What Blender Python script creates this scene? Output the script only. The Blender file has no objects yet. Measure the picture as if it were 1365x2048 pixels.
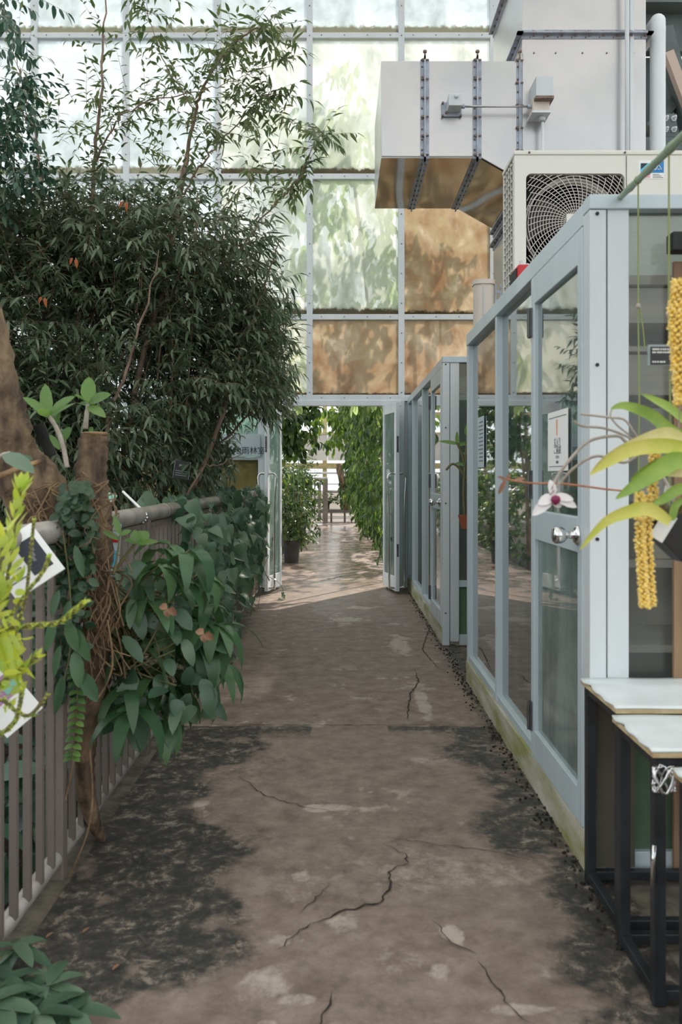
import bpy, math, random
import numpy as np
from mathutils import Vector, Matrix
random.seed(7)
rng = np.random.default_rng(11)
sc = bpy.context.scene
COL = sc.collection
PI = math.pi
R = math.radians

# ------------------------------------------------------------------ camera, world, sun, exposure
F = 1700.0; CX = 680.0; CY = 955.0; EYE = 1.3
def P(px, py, Y):
    """a point of the place, read off the photograph at distance Y"""
    return Vector(((px - CX) / F * Y, Y, EYE - (py - CY) / F * Y))
def PX(px, Y): return (px - CX) / F * Y
def PZ(py, Y): return EYE - (py - CY) / F * Y

cd = bpy.data.cameras.new('camera'); cam = bpy.data.objects.new('camera', cd); COL.objects.link(cam)
cam.location = (0, 0, EYE); cam.rotation_euler = (R(90), 0, 0)
cd.sensor_fit = 'VERTICAL'; cd.sensor_height = 36; cd.sensor_width = 24; cd.lens = F / 2048 * 36
cd.shift_y = -(1024 - CY) / 2048; cd.shift_x = (682.5 - CX) / 2048
cd.clip_start = .05; cd.clip_end = 300
cd.dof.use_dof = True; cd.dof.focus_distance = 7.0; cd.dof.aperture_fstop = 5.0
sc.camera = cam
w = bpy.data.worlds.new('sky'); sc.world = w; w.use_nodes = True
wn = w.node_tree.nodes; wl = w.node_tree.links
bg = wn['Background']; bg.inputs['Color'].default_value = (.93, .975, 1.0, 1); bg.inputs['Strength'].default_value = 1.15
sd = bpy.data.lights.new('sun', 'SUN'); sd.energy = 4.5; sd.angle = R(1.2); sd.color = (1, .9, .76)
sun = bpy.data.objects.new('sun', sd); COL.objects.link(sun)
sun.rotation_euler = Vector((0.6, 0.9, 1.1)).to_track_quat('Z', 'Y').to_euler()
sc.view_settings.view_transform = 'Standard'; sc.view_settings.look = 'None'
sc.view_settings.exposure = 0.42; sc.view_settings.gamma = 1; sc.view_settings.use_curve_mapping = False

# ------------------------------------------------------------------ materials
def lin(c):
    return tuple(((v/255)/12.92 if v/255 <= .04045 else ((v/255+.055)/1.055)**2.4) for v in c) + (1,)
M = {}
def newmat(name):
    m = bpy.data.materials.new(name); m.use_nodes = True; M[name] = m
    nt = m.node_tree; return m, nt.nodes, nt.links, nt.nodes['Principled BSDF']
def ramp(nd, stops):
    r = nd.new('ShaderNodeValToRGB'); e = r.color_ramp.elements
    while len(e) < len(stops): e.new(.5)
    for k, (p, c) in enumerate(stops): e[k].position = p; e[k].color = c
    return r
def noise(nd, lk, scale, detail=4, coord='Object', sc3=None, rough=.55, dist=0):
    tc = nd.new('ShaderNodeTexCoord'); n = nd.new('ShaderNodeTexNoise')
    n.inputs['Scale'].default_value = scale; n.inputs['Detail'].default_value = detail
    n.inputs['Roughness'].default_value = rough; n.inputs['Distortion'].default_value = dist
    if sc3:
        mp = nd.new('ShaderNodeMapping'); mp.inputs['Scale'].default_value = sc3
        lk.new(tc.outputs[coord], mp.inputs[0]); lk.new(mp.outputs[0], n.inputs['Vector'])
    else: lk.new(tc.outputs[coord], n.inputs['Vector'])
    return n
def mat(name, c1, c2=None, rough=.5, metal=0, scale=6, sc3=None, bump=0, bscale=40, lo=.35, hi=.65, bdist=.01, spec=.5):
    m, nd, lk, b = newmat(name)
    b.inputs['Roughness'].default_value = rough; b.inputs['Metallic'].default_value = metal
    b.inputs['Specular IOR Level'].default_value = spec
    if c2:
        n = noise(nd, lk, scale, 6, sc3=sc3); r = ramp(nd, [(lo, lin(c1)), (hi, lin(c2))])
        lk.new(n.outputs['Fac'], r.inputs[0]); lk.new(r.outputs[0], b.inputs['Base Color'])
    else: b.inputs['Base Color'].default_value = lin(c1)
    if bump:
        n = noise(nd, lk, bscale, 3 if bscale > 3 else 0); bp = nd.new('ShaderNodeBump'); bp.inputs['Strength'].default_value = bump
        bp.inputs['Distance'].default_value = bdist
        lk.new(n.outputs['Fac'], bp.inputs['Height']); lk.new(bp.outputs[0], b.inputs['Normal'])
    return m
def leafmat(name, cols, trans=.3, rough=.38, tcol=None):
    m, nd, lk, b = newmat(name)
    g = nd.new('ShaderNodeNewGeometry')
    r = ramp(nd, [(i/(len(cols)-1) if len(cols) > 1 else 0, lin(c)) for i, c in enumerate(cols)])
    lk.new(g.outputs['Random Per Island'], r.inputs[0]); lk.new(r.outputs[0], b.inputs['Base Color'])
    b.inputs['Roughness'].default_value = rough
    t = nd.new('ShaderNodeBsdfTranslucent'); mx = nd.new('ShaderNodeMixShader'); mx.inputs[0].default_value = trans
    if tcol: t.inputs['Color'].default_value = lin(tcol)
    else:
        h = nd.new('ShaderNodeHueSaturation'); h.inputs['Value'].default_value = 1.7; h.inputs['Hue'].default_value = .485
        h.inputs['Saturation'].default_value = 1.15
        lk.new(r.outputs[0], h.inputs['Color']); lk.new(h.outputs[0], t.inputs['Color'])
    lk.new(b.outputs[0], mx.inputs[1]); lk.new(t.outputs[0], mx.inputs[2])
    lk.new(mx.outputs[0], nd['Material Output'].inputs[0]); return m

mat('alu_white', (226, 231, 235), (212, 219, 225), rough=.42, metal=0, scale=3, sc3=(1, 1, .3))
mat('alu_grey', (212, 217, 219), (196, 203, 207), rough=.38, metal=.05, scale=3, sc3=(1, 1, .25))
mat('alu_blue', (196, 208, 214), (180, 194, 201), rough=.36, metal=.05, scale=3, sc3=(1, 1, .25))
mat('curb_moss', (196, 192, 180), (140, 142, 84), rough=.75, scale=5, sc3=(1, .5, 2), bump=.3, bscale=30)
mat('steel', (200, 197, 197), (184, 185, 188), rough=.28, metal=.8, scale=1.2, bump=.5, bscale=1.5, bdist=.05)
mat('steel_mirror', (156, 156, 150), (136, 136, 130), rough=.07, metal=1, scale=2, bump=.35, bscale=1.1, bdist=.06)
mat('flange', (176, 186, 202), (146, 148, 156), rough=.5, metal=.2, scale=8)
mat('rust_bolt', (150, 128, 118), (104, 88, 80), rough=.6, metal=.1, scale=60)
mat('ac_cream', (224, 222, 214), rough=.4)
mat('dark', (30, 30, 30), rough=.6)
mat('wire', (205, 198, 192), rough=.4)
mat('black_metal', (52, 57, 62), (38, 41, 44), rough=.38, metal=.3, scale=10)
mat('white_board', (228, 234, 234), (208, 214, 214), rough=.45, scale=3)
mat('plywood', (208, 190, 152), (176, 150, 110), rough=.7, scale=20)
mat('rail_paint', (124, 113, 105), (104, 95, 89), rough=.48, scale=5, sc3=(1, 1, .4), bump=.1)
mat('rail_steel', (176, 170, 164), (140, 132, 126), rough=.35, metal=.3, scale=6)
mat('bark', (136, 114, 88), (68, 54, 44), rough=.85, scale=7, sc3=(3, 3, .8), bump=1, bscale=14, bdist=.02)
mat('bark_pale', (176, 142, 104), (84, 62, 44), rough=.85, scale=6, sc3=(3, 3, .7), bump=1, bscale=14, bdist=.02)
mat('stem_brown', (158, 132, 116), (120, 98, 84), rough=.7, scale=10)
mat('stem_green', (98, 104, 64), (112, 98, 66), rough=.6, scale=14)
mat('cane_grey', (186, 178, 168), (150, 138, 124), rough=.6, scale=22)
mat('root', (150, 124, 92), (104, 82, 60), rough=.8, scale=18)
mat('bamboo', (110, 142, 110), (134, 160, 126), rough=.35, scale=6)
mat('string', (136, 146, 86), rough=.7)
mat('wood_post', (150, 120, 92), (118, 92, 70), rough=.7, scale=6, sc3=(3, 3, .4))
mat('chrome', (215, 215, 215), rough=.1, metal=1)
mat('hinge', (108, 110, 110), (76, 76, 76), rough=.5, metal=.5, scale=12)
mat('paper', (238, 238, 236), rough=.6)
mat('ink', (120, 122, 126), rough=.7)
mat('ink_dark', (52, 56, 66), rough=.7)
mat('orange_print', (226, 168, 140), rough=.7)
mat('black_plastic', (30, 31, 32), (42, 42, 42), rough=.42, scale=8)
mat('label_edge', (150, 165, 165), rough=.4)
mat('red', (190, 36, 40), rough=.45)
mat('cyan', (88, 196, 232), rough=.4); mat('blue', (24, 124, 190), rough=.4); mat('pink', (232, 170, 190), rough=.5)
mat('beige_box', (214, 204, 194), rough=.5)
mat('soil', (62, 50, 40), (34, 30, 26), rough=.95, scale=8, bump=1, bscale=20, bdist=.03)
mat('steel_green', (108, 120, 120), (88, 98, 98), rough=.55, metal=.2, scale=3)
mat('beam_pink', (206, 184, 172), rough=.6)
mat('green_panel', (94, 122, 92), (74, 96, 76), rough=.6, scale=2.5)
mat('booth_inner', (150, 162, 160), (128, 140, 138), rough=.7, scale=1.2)
mat('shade_olive', (84, 80, 66), (66, 64, 54), rough=.7, scale=4)  # shade under the rear table, put into a colour
mat('shelf_board', (226, 214, 208), (200, 190, 186), rough=.6, scale=3, sc3=(.5, 1, 6))
mat('shelf_dark', (196, 190, 186), (160, 158, 156), rough=.6, scale=3)
mat('far_frame', (196, 184, 140), (150, 140, 96), rough=.6, scale=4)
mat('far_panel', (206, 200, 190), (188, 182, 170), rough=.6, scale=2)
mat('pot_grey', (72, 68, 64), (56, 52, 50), rough=.55, scale=6)
mat('terracotta', (150, 84, 56), rough=.7)
mat('petal', (240, 234, 236), rough=.5)
mat('purple', (128, 28, 78), rough=.5)
mat('orange', (214, 120, 60), rough=.5)
mat('dry_leaf', (196, 132, 100), (150, 92, 62), rough=.7, scale=30)
mat('sign_pale', (190, 202, 210), rough=.4)
mat('sign_teal', (128, 186, 168), rough=.45)
mat('sign_mauve', (170, 128, 166), rough=.5)
mat('rock', (120, 112, 100), (80, 74, 64), rough=.9, scale=14, bump=.6)

leafmat('lf_main', [(66, 84, 62), (80, 98, 74), (96, 114, 86), (112, 126, 102), (130, 142, 118)], .25, .38)
leafmat('lf_top', [(74, 94, 62), (92, 110, 74), (112, 124, 86), (80, 104, 70)], .35, .4)
leafmat('lf_ivy', [(60, 86, 68), (78, 106, 84), (108, 132, 108), (66, 96, 72)], .25, .34)
leafmat('lf_dark', [(48, 76, 62), (62, 94, 78), (74, 108, 92)], .2, .32)
leafmat('lf_orchid', [(60, 92, 62), (74, 108, 70), (90, 122, 80)], .22, .34)
leafmat('lf_fresh', [(84, 120, 66), (106, 142, 78), (128, 160, 92)], .4, .3)
leafmat('lf_yellow', [(176, 196, 84), (206, 214, 104), (190, 204, 120), (150, 180, 80)], .45, .4)
leafmat('lf_strap', [(168, 184, 66), (190, 194, 84), (140, 168, 74)], .4, .35)
leafmat('lf_room', [(40, 62, 36), (58, 84, 42), (80, 108, 52), (48, 72, 40), (124, 146, 80)], .38, .3)
leafmat('lf_vine', [(70, 98, 44), (92, 122, 54), (116, 142, 66), (140, 160, 84)], .45, .34)
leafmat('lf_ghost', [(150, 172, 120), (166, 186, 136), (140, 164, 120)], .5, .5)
leafmat('floret', [(254, 222, 104), (254, 232, 140), (252, 212, 88)], .1, .5)
leafmat('floret_tip', [(252, 236, 176), (248, 226, 150)], .1, .5)
leafmat('moss_leaf', [(44, 68, 50), (58, 84, 60), (74, 100, 72)], .2, .34)
leafmat('dead_orange', [(196, 118, 66), (170, 96, 56)], .2, .6)
leafmat('litter', [(160, 110, 84), (128, 88, 66), (196, 158, 130)], .1, .6)

def panemat(name, fog, trans, amount, dirt=None, dirtlo=.45, dirthi=.7, dscale=2.2, edge=None, glossy=.5, streak=.12, rough=.02):
    """misted glass: part clear, part milky film that scatters, patches of grime and algae on it, plus the reflection of the pane"""
    m, nd, lk, b = newmat(name); nd.remove(b)
    tr = nd.new('ShaderNodeBsdfTransparent'); tr.inputs[0].default_value = lin(trans)
    tl = nd.new('ShaderNodeBsdfTranslucent'); df = nd.new('ShaderNodeBsdfDiffuse')
    film = nd.new('ShaderNodeMixShader'); film.inputs[0].default_value = .35
    lk.new(tl.outputs[0], film.inputs[1]); lk.new(df.outputs[0], film.inputs[2])
    base = nd.new('ShaderNodeRGB'); base.outputs[0].default_value = lin(fog); col = base.outputs[0]
    n = noise(nd, lk, 1.6, 5, sc3=(3.5, 3.5, .5)); mr = nd.new('ShaderNodeMapRange')
    mr.inputs[1].default_value = .3; mr.inputs[2].default_value = .7
    mr.inputs[3].default_value = max(0, amount-streak); mr.inputs[4].default_value = min(1, amount+streak)
    lk.new(n.outputs[0], mr.inputs[0]); fac = mr.outputs[0]
    def addfac(f, s):
        nonlocal fac
        ma = nd.new('ShaderNodeMath'); ma.operation = 'MULTIPLY_ADD'; ma.use_clamp = True
        lk.new(f, ma.inputs[0]); ma.inputs[1].default_value = s; lk.new(fac, ma.inputs[2]); fac = ma.outputs[0]
    if dirt:
        n2 = noise(nd, lk, dscale, 8, rough=.68, dist=.4); r2 = ramp(nd, [(dirtlo, (0, 0, 0, 1)), (dirthi, (1, 1, 1, 1))])
        lk.new(n2.outputs[0], r2.inputs[0]); mc = nd.new('ShaderNodeMix'); mc.data_type = 'RGBA'
        lk.new(r2.outputs[0], mc.inputs[0]); lk.new(col, mc.inputs[6]); mc.inputs[7].default_value = lin(dirt); col = mc.outputs[2]
        addfac(r2.outputs[0], .55)
    if edge:      # grime line that settles on the bottom rail of each pane
        tc = nd.new('ShaderNodeTexCoord'); sp = nd.new('ShaderNodeSeparateXYZ'); lk.new(tc.outputs['Generated'], sp.inputs[0])
        n3 = noise(nd, lk, 14, 6, rough=.7); ad = nd.new('ShaderNodeMath'); ad.operation = 'MULTIPLY_ADD'
        lk.new(n3.outputs[0], ad.inputs[0]); ad.inputs[1].default_value = -.09; lk.new(sp.outputs[2], ad.inputs[2])
        r3 = ramp(nd, [(0, (1, 1, 1, 1)), (.02, (0, 0, 0, 1))]); sh = nd.new('ShaderNodeMath'); sh.operation = 'ADD'
        lk.new(ad.outputs[0], sh.inputs[0]); sh.inputs[1].default_value = edge[1]; lk.new(sh.outputs[0], r3.inputs[0])
        mc = nd.new('ShaderNodeMix'); mc.data_type = 'RGBA'; lk.new(r3.outputs[0], mc.inputs[0]); lk.new(col, mc.inputs[6])
        mc.inputs[7].default_value = lin(edge[0]); col = mc.outputs[2]; addfac(r3.outputs[0], .6)
    lk.new(col, tl.inputs[0]); lk.new(col, df.inputs[0])
    mx = nd.new('ShaderNodeMixShader'); lk.new(fac, mx.inputs[0]); lk.new(tr.outputs[0], mx.inputs[1]); lk.new(film.outputs[0], mx.inputs[2])
    gl = nd.new('ShaderNodeBsdfGlossy'); gl.inputs['Roughness'].default_value = rough
    lw = nd.new('ShaderNodeFresnel'); lw.inputs[0].default_value = 1.5
    mm = nd.new('ShaderNodeMath'); mm.operation = 'MULTIPLY'; mm.use_clamp = True; mm.inputs[1].default_value = glossy; lk.new(lw.outputs[0], mm.inputs[0])
    m2 = nd.new('ShaderNodeMixShader'); lk.new(mm.outputs[0], m2.inputs[0]); lk.new(mx.outputs[0], m2.inputs[1]); lk.new(gl.outputs[0], m2.inputs[2])
    lk.new(m2.outputs[0], nd['Material Output'].inputs[0]); return m
panemat('pane_mist', (232, 239, 243), (248, 252, 254), .44, dirt=(206, 216, 218), dirtlo=.45, dirthi=.7, dscale=.9, edge=((176, 176, 160), .0), glossy=.3)
panemat('pane_grimy', (236, 240, 238), (252, 253, 250), .42, dirt=(206, 212, 200), dirtlo=.45, dirthi=.7, dscale=1.1, edge=((128, 118, 96), .01), glossy=.3)
panemat('pane_algae', (234, 236, 224), (252, 250, 240), .5, dirt=(176, 182, 156), dirtlo=.5, dirthi=.78, edge=((126, 102, 76), .02), glossy=.3)
panemat('pane_rust', (222, 208, 188), (246, 240, 228), .6, dirt=(188, 154, 122), dirtlo=.36, dirthi=.72, edge=((104, 92, 66), .03), glossy=.3)
panemat('pane_olive', (150, 146, 112), (170, 168, 140), .6, dirt=(108, 104, 70), dirtlo=.4, dirthi=.7, glossy=.6)
panemat('pane_ceiling', (244, 246, 246), (250, 252, 252), .82, glossy=.2, streak=.05)
panemat('pane_booth', (196, 220, 218), (214, 232, 228), .36, glossy=2.0, streak=.2)
panemat('pane_frost', (188, 210, 203), (196, 224, 214), .72, dirt=(206, 222, 216), dirtlo=.5, dirthi=.8, dscale=1.4, glossy=.7, streak=.2)
panemat('pane_doorlow', (190, 214, 210), (206, 226, 222), .62, dirt=(226, 238, 236), dirtlo=.4, dirthi=.8, dscale=1.2, glossy=1.3, streak=.25)
panemat('pane_front', (160, 160, 156), (240, 242, 240), .12, glossy=.7, streak=.06)
panemat('pane_roof', (226, 232, 230), (240, 244, 242), .4, glossy=.5)

# ------------------------------------------------------------------ mesh helpers
class MB:
    def __init__(s): s.v = []; s.f = []
    def add(s, vs, fs):
        o = len(s.v); s.v += [tuple(v) for v in vs]; s.f += [tuple(i+o for i in f) for f in fs]; return s
    def box(s, x0, x1, y0, y1, z0, z1):
        return s.add([(x, y, z) for x in (x0, x1) for y in (y0, y1) for z in (z0, z1)],
                     [(0, 1, 3, 2), (4, 6, 7, 5), (0, 4, 5, 1), (2, 3, 7, 6), (0, 2, 6, 4), (1, 5, 7, 3)])
    def obox(s, c, size, rot):
        h = Vector(size)/2
        vs = [Vector(c) + rot @ Vector((x*h.x, y*h.y, z*h.z)) for x in (-1, 1) for y in (-1, 1) for z in (-1, 1)]
        return s.add(vs, [(0, 1, 3, 2), (4, 6, 7, 5), (0, 4, 5, 1), (2, 3, 7, 6), (0, 2, 6, 4), (1, 5, 7, 3)])
    def tube(s, pts, r, n=8, cap=True, wob=0):
        pts = [Vector(p) for p in pts]; rr = r if hasattr(r, '__len__') else [r]*len(pts)
        vs = []; ref = None
        for i, p in enumerate(pts):
            d = (pts[min(i+1, len(pts)-1)] - pts[max(i-1, 0)])
            if d.length < 1e-9: d = Vector((0, 0, 1))
            d.normalize()
            if ref is None: ref = d.orthogonal().normalized()
            ref = (ref - d*ref.dot(d))
            ref = ref.normalized() if ref.length > 1e-6 else d.orthogonal().normalized()
            b = d.cross(ref)
            for k in range(n):
                a = 2*PI*k/n; q = rr[i]*(1 + (random.uniform(-wob, wob) if wob else 0))
                vs.append(p + ref*math.cos(a)*q + b*math.sin(a)*q)
        fs = [(i*n+k, i*n+(k+1) % n, (i+1)*n+(k+1) % n, (i+1)*n+k) for i in range(len(pts)-1) for k in range(n)]
        if cap: fs += [tuple(range(n-1, -1, -1)), tuple(range((len(pts)-1)*n, len(pts)*n))]
        return s.add(vs, fs)
    def lathe(s, prof, c=(0, 0, 0), n=20, rot=None):
        vs = []; rot = rot or Matrix.Identity(3)
        for r, z in prof:
            for k in range(n):
                a = 2*PI*k/n; vs.append(Vector(c) + rot @ Vector((r*math.cos(a), r*math.sin(a), z)))
        fs = [(i*n+k, i*n+(k+1) % n, (i+1)*n+(k+1) % n, (i+1)*n+k) for i in range(len(prof)-1) for k in range(n)]
        fs += [tuple(range(n-1, -1, -1)), tuple(range((len(prof)-1)*n, len(prof)*n))]
        return s.add(vs, fs)
    def prism(s, poly, a, b, f):
        """poly in 2D, f(u, v, w) -> 3D, extruded w from a to b"""
        n = len(poly); vs = [f(u, v, a) for u, v in poly] + [f(u, v, b) for u, v in poly]
        return s.add(vs, [tuple(range(n-1, -1, -1)), tuple(range(n, 2*n))] + [(i, (i+1) % n, n+(i+1) % n, n+i) for i in range(n)])
    def build(s, name, m, parent=None, smooth=False, bevel=0, **kw):
        me = bpy.data.meshes.new(name); me.from_pydata(s.v, [], s.f); me.materials.append(M[m] if isinstance(m, str) else m)
        if smooth: me.polygons.foreach_set('use_smooth', [True]*len(me.polygons))
        me.update(); return link(name, me, parent, bevel, **kw)
def link(name, data, parent=None, bevel=0, label=None, cat=None, group=None, kind=None, loc=None):
    o = bpy.data.objects.new(name, data); COL.objects.link(o)
    if parent: o.parent = parent
    if loc is not None: o.location = loc
    if bevel:
        b = o.modifiers.new('bevel', 'BEVEL'); b.width = bevel; b.segments = 2; b.limit_method = 'ANGLE'
    tag(o, label, cat, group, kind); return o
def tag(o, label=None, cat=None, group=None, kind=None):
    if label: o['label'] = label
    if cat: o['category'] = cat
    if group: o['group'] = group
    if kind: o['kind'] = kind
    return o
def thing(name, label, cat, loc=(0, 0, 0), group=None, kind=None):
    o = bpy.data.objects.new(name, None); COL.objects.link(o)
    o.empty_display_size = .1
    return tag(o, label, cat, group, kind)
def text(body, size, m, parent, mtx, name='lettering', align='CENTER', ext=.0006):
    c = bpy.data.curves.new(name, 'FONT'); c.body = body; c.size = size; c.align_x = align; c.align_y = 'CENTER'; c.extrude = ext
    o = bpy.data.objects.new(name, c); COL.objects.link(o)
    me = bpy.data.meshes.new_from_object(o.evaluated_get(bpy.context.evaluated_depsgraph_get()))
    bpy.data.objects.remove(o); me.materials.clear(); me.materials.append(M[m])
    o = bpy.data.objects.new(name, me); COL.objects.link(o); o.parent = parent; o.matrix_local = mtx; return o
def spline(pts, n=6, rad=None):
    """Catmull-Rom through pts; rad is interpolated with them"""
    pts = [Vector(p) for p in pts]; out = []; rr = []
    for i in range(len(pts)-1):
        p0, p1, p2, p3 = pts[max(i-1, 0)], pts[i], pts[i+1], pts[min(i+2, len(pts)-1)]
        for k in range(n):
            t = k/n
            out.append(.5*((2*p1) + (p2-p0)*t + (2*p0-5*p1+4*p2-p3)*t*t + (3*p1-p0-3*p2+p3)*t**3))
            if rad: rr.append(rad[i]*(1-t) + rad[i+1]*t)
    out.append(pts[-1])
    if rad: rr.append(rad[-1]); return out, rr
    return out
SHAPES = {
    'lance': ([0, .22, .6, 1], [0, .95, .75, 0]),
    'oval': ([0, .12, .35, .65, .88, 1], [0, .6, 1, .92, .5, 0]),
    'heart': ([0, .01, .12, .32, .55, .8, 1], [.2, .72, 1, .96, .68, .28, 0]),
    'long': ([0, .1, .3, .5, .7, .88, 1], [.15, .7, 1, .95, .75, .4, 0]),
    'fat': ([0, .3, .7, 1], [.5, 1, .8, 0]),
}
class LB:
    """collects leaves, builds them as one mesh"""
    def __init__(s): s.a = []
    def leaf(s, p, d, u, L, W, droop=.3, fold=.25): s.a.append((*p, *d, *u, L, W, droop, fold)); return s
    def build(s, name, m, parent=None, shape='lance', **kw):
        A = np.array(s.a, float); t, wv = map(np.array, SHAPES[shape]); N = len(A)
        p = A[:, 0:3]; d = A[:, 3:6]; u = A[:, 6:9]; L = A[:, 9]; W = A[:, 10]; dr = A[:, 11]; fo = A[:, 12]
        d = d/np.linalg.norm(d, axis=1)[:, None]; sd_ = np.cross(d, u); nn = np.linalg.norm(sd_, axis=1); bad = nn < 1e-5
        sd_[bad] = np.cross(d[bad], [1, .3, 0]); sd_ /= np.linalg.norm(sd_, axis=1)[:, None]; up = np.cross(sd_, d)
        k = len(t); V = np.zeros((N, k, 3, 3))
        for j in range(k):
            # the blade bends down: arc of growing angle
            th = dr*t[j]*1.1; c = t[j]
            mid = p + d*(L*c*np.cos(th*.6))[:, None] - up*(L*c*np.sin(th*.6))[:, None]
            for q, sg in enumerate((-1, 0, 1)):
                V[:, j, q] = mid + sd_*(sg*wv[j]*W/2)[:, None] + up*(abs(sg)*fo*wv[j]*W/2)[:, None]
        V = V.reshape(-1, 3); base = np.arange(N)[:, None, None]*(k*3); fq = []
        for j in range(k-1):
            for q in (0, 1): fq.append((j*3+q, j*3+q+1, (j+1)*3+q+1, (j+1)*3+q))
        Fq = (base + np.array(fq)[None]).reshape(-1, 4)
        me = bpy.data.meshes.new(name); nf = len(Fq)
        me.vertices.add(len(V)); me.vertices.foreach_set('co', V.ravel())
        me.loops.add(nf*4); me.loops.foreach_set('vertex_index', Fq.ravel().astype(np.int32))
        me.polygons.add(nf); me.polygons.foreach_set('loop_start', np.arange(0, nf*4, 4, dtype=np.int32))
        me.polygons.foreach_set('use_smooth', np.ones(nf, bool))
        me.materials.append(M[m]); me.update(calc_edges=True)
        return link(name, me, parent, **kw)
def rv(a=1): return Vector(rng.normal(size=3))*a
def rdir():
    v = rv(); return v.normalized()
def U(a, b): return float(rng.uniform(a, b))
def twig(lb, mb, p, d, L, n, ll, lw, droop=.35, hang=.3, r=.0025, bend=.25):
    """a thin stem with alternate leaves along it"""
    d = d.normalized(); pts = []; q = p.copy(); dd = d.copy(); m = 4
    for i in range(m+1):
        pts.append(q.copy()); dd = (dd + Vector((0, 0, -bend/m)) + rv(.05)).normalized(); q = q + dd*(L/m)
    if mb is not None: mb.tube(pts, [r*(1-.6*i/m) for i in range(m+1)], 3, cap=False)
    for i in range(n):
        t = (i+.6)/n*m; j = min(int(t), m-1); a = pts[j].lerp(pts[j+1], t-j); ax = (pts[j+1]-pts[j]).normalized()
        side = ax.cross(Vector((0, 0, 1))); side = side.normalized() if side.length > .05 else Vector((1, 0, 0))
        sg = 1 if i % 2 else -1
        ld = (ax*U(.3, .9) + side*sg*U(.5, 1.0) + rdir()*.35 + Vector((0, 0, -hang*U(.2, 1.6)))).normalized()
        up = (Vector((0, 0, 1)) + rdir()*.45)
        lb.leaf(a, ld, up, ll*U(.65, 1.2), lw*U(.75, 1.2), droop*U(.3, 1.6), U(.1, .4))
    ax = (pts[-1]-pts[-2]).normalized()
    lb.leaf(pts[-1], ax + Vector((0, 0, -.3)), Vector((0, 0, 1))+rdir()*.3, ll*U(.6, 1), lw, droop, .2)

# ================================================================== THE SETTING
# ---------------- value noise in numpy for the wear of the path
def vnoise(x, y, seed):
    xi = np.floor(x).astype(int); yi = np.floor(y).astype(int); xf = x-xi; yf = y-yi
    def h(a, b):
        n = (a*374761393 + b*668265263 + seed*1442695041) & 0x7fffffff
        n = ((n ^ (n >> 13))*1274126177) & 0x7fffffff
        return ((n ^ (n >> 16)) & 0xffff)/65535.
    s = xf*xf*(3-2*xf); t = yf*yf*(3-2*yf)
    return (h(xi, yi)*(1-s)+h(xi+1, yi)*s)*(1-t) + (h(xi, yi+1)*(1-s)+h(xi+1, yi+1)*s)*t
def fbm(x, y, seed, o=5):
    v = 0; a = .5; tot = 0
    for k in range(o): v = v+a*vnoise(x*2**k, y*2**k, seed+k); tot += a; a *= .55
    return v/tot
def sstep(a, b, x):
    t = np.clip((x-a)/(b-a), 0, 1); return t*t*(3-2*t)
XE0, XE1 = -.872, .90
xs = np.linspace(XE0, XE1, 190)
ys = [.5]
while ys[-1] < 27.5: ys.append(ys[-1] + max(.008, ys[-1]*.0042))
ys = np.array(ys); GX, GY = np.meshgrid(xs, ys)
n1 = fbm(GX*4, GY*4, 3); n2 = fbm(GX*11, GY*9, 9); n3 = fbm(GX*2.1, GY*1.3, 21); n4 = fbm(GX*28, GY*24, 31, 4)
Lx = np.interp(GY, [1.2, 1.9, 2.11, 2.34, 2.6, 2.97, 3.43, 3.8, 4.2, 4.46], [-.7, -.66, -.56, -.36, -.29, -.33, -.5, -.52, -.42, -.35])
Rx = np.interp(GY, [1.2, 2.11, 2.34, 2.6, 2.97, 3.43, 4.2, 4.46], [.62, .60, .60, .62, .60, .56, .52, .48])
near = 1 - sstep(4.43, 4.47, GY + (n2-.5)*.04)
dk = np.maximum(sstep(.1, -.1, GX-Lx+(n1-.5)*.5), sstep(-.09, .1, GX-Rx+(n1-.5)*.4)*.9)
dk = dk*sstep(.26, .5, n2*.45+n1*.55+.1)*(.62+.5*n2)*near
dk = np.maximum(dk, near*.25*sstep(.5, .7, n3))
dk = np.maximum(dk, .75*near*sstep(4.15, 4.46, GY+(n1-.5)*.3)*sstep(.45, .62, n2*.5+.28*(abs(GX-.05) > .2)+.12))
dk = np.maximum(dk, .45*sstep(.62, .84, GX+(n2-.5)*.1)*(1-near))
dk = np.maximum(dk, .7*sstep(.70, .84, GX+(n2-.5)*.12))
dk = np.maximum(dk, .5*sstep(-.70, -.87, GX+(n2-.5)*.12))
pale = sstep(.60, .72, n2*.55+n1*.45)*.8
def blob(px, py, rx, ry, s=1.):
    Y0 = 2210/(py-955); X0 = (px-CX)/F*Y0
    return s*sstep(1.1, .55, np.hypot((GX-X0)/rx, (GY-Y0)/ry) + (n2-.5)*1.6)
for b in [(440, 1510, .11, .14, 1), (660, 1615, .16, .05, 1), (535, 1960, .07, .09, .8), (600, 2000, .06, .03, .7), (790, 1920, .1, .08, .4), (910, 1870, .035, .06, 1), (560, 1880, .07, .05, .6),
          (845, 1400, .05, .4, .9), (800, 1290, .1, .5, .9), (690, 1240, .22, .16, 1), (720, 1215, .2, .12, .9), (690, 1335, .1, .1, .5), (410, 1790, .05, .06, .7), (880, 1745, .34, .2, .5),
          (690, 1158, .28, .16, 1), (870, 1520, .14, .05, .6), (930, 1350, .03, .5, .7), (600, 1780, .12, .1, .35), (1050, 2020, .08, .03, .8), (980, 1570, .07, .06, .3)]:
    pale = np.maximum(pale, blob(*b))
pale *= np.clip(1-dk*.8, 0, 1)
wet = sstep(9.2, 11.5, GY)*sstep(.40, .5, fbm(GX*1.7, GY*.9, 55)) + .35*sstep(6, 9, GY)*sstep(.5, .62, n3)
Z = (n4-.5)*.003 + (n1-.5)*.004*(1-np.clip(wet, 0, 1)) - dk*.001
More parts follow.
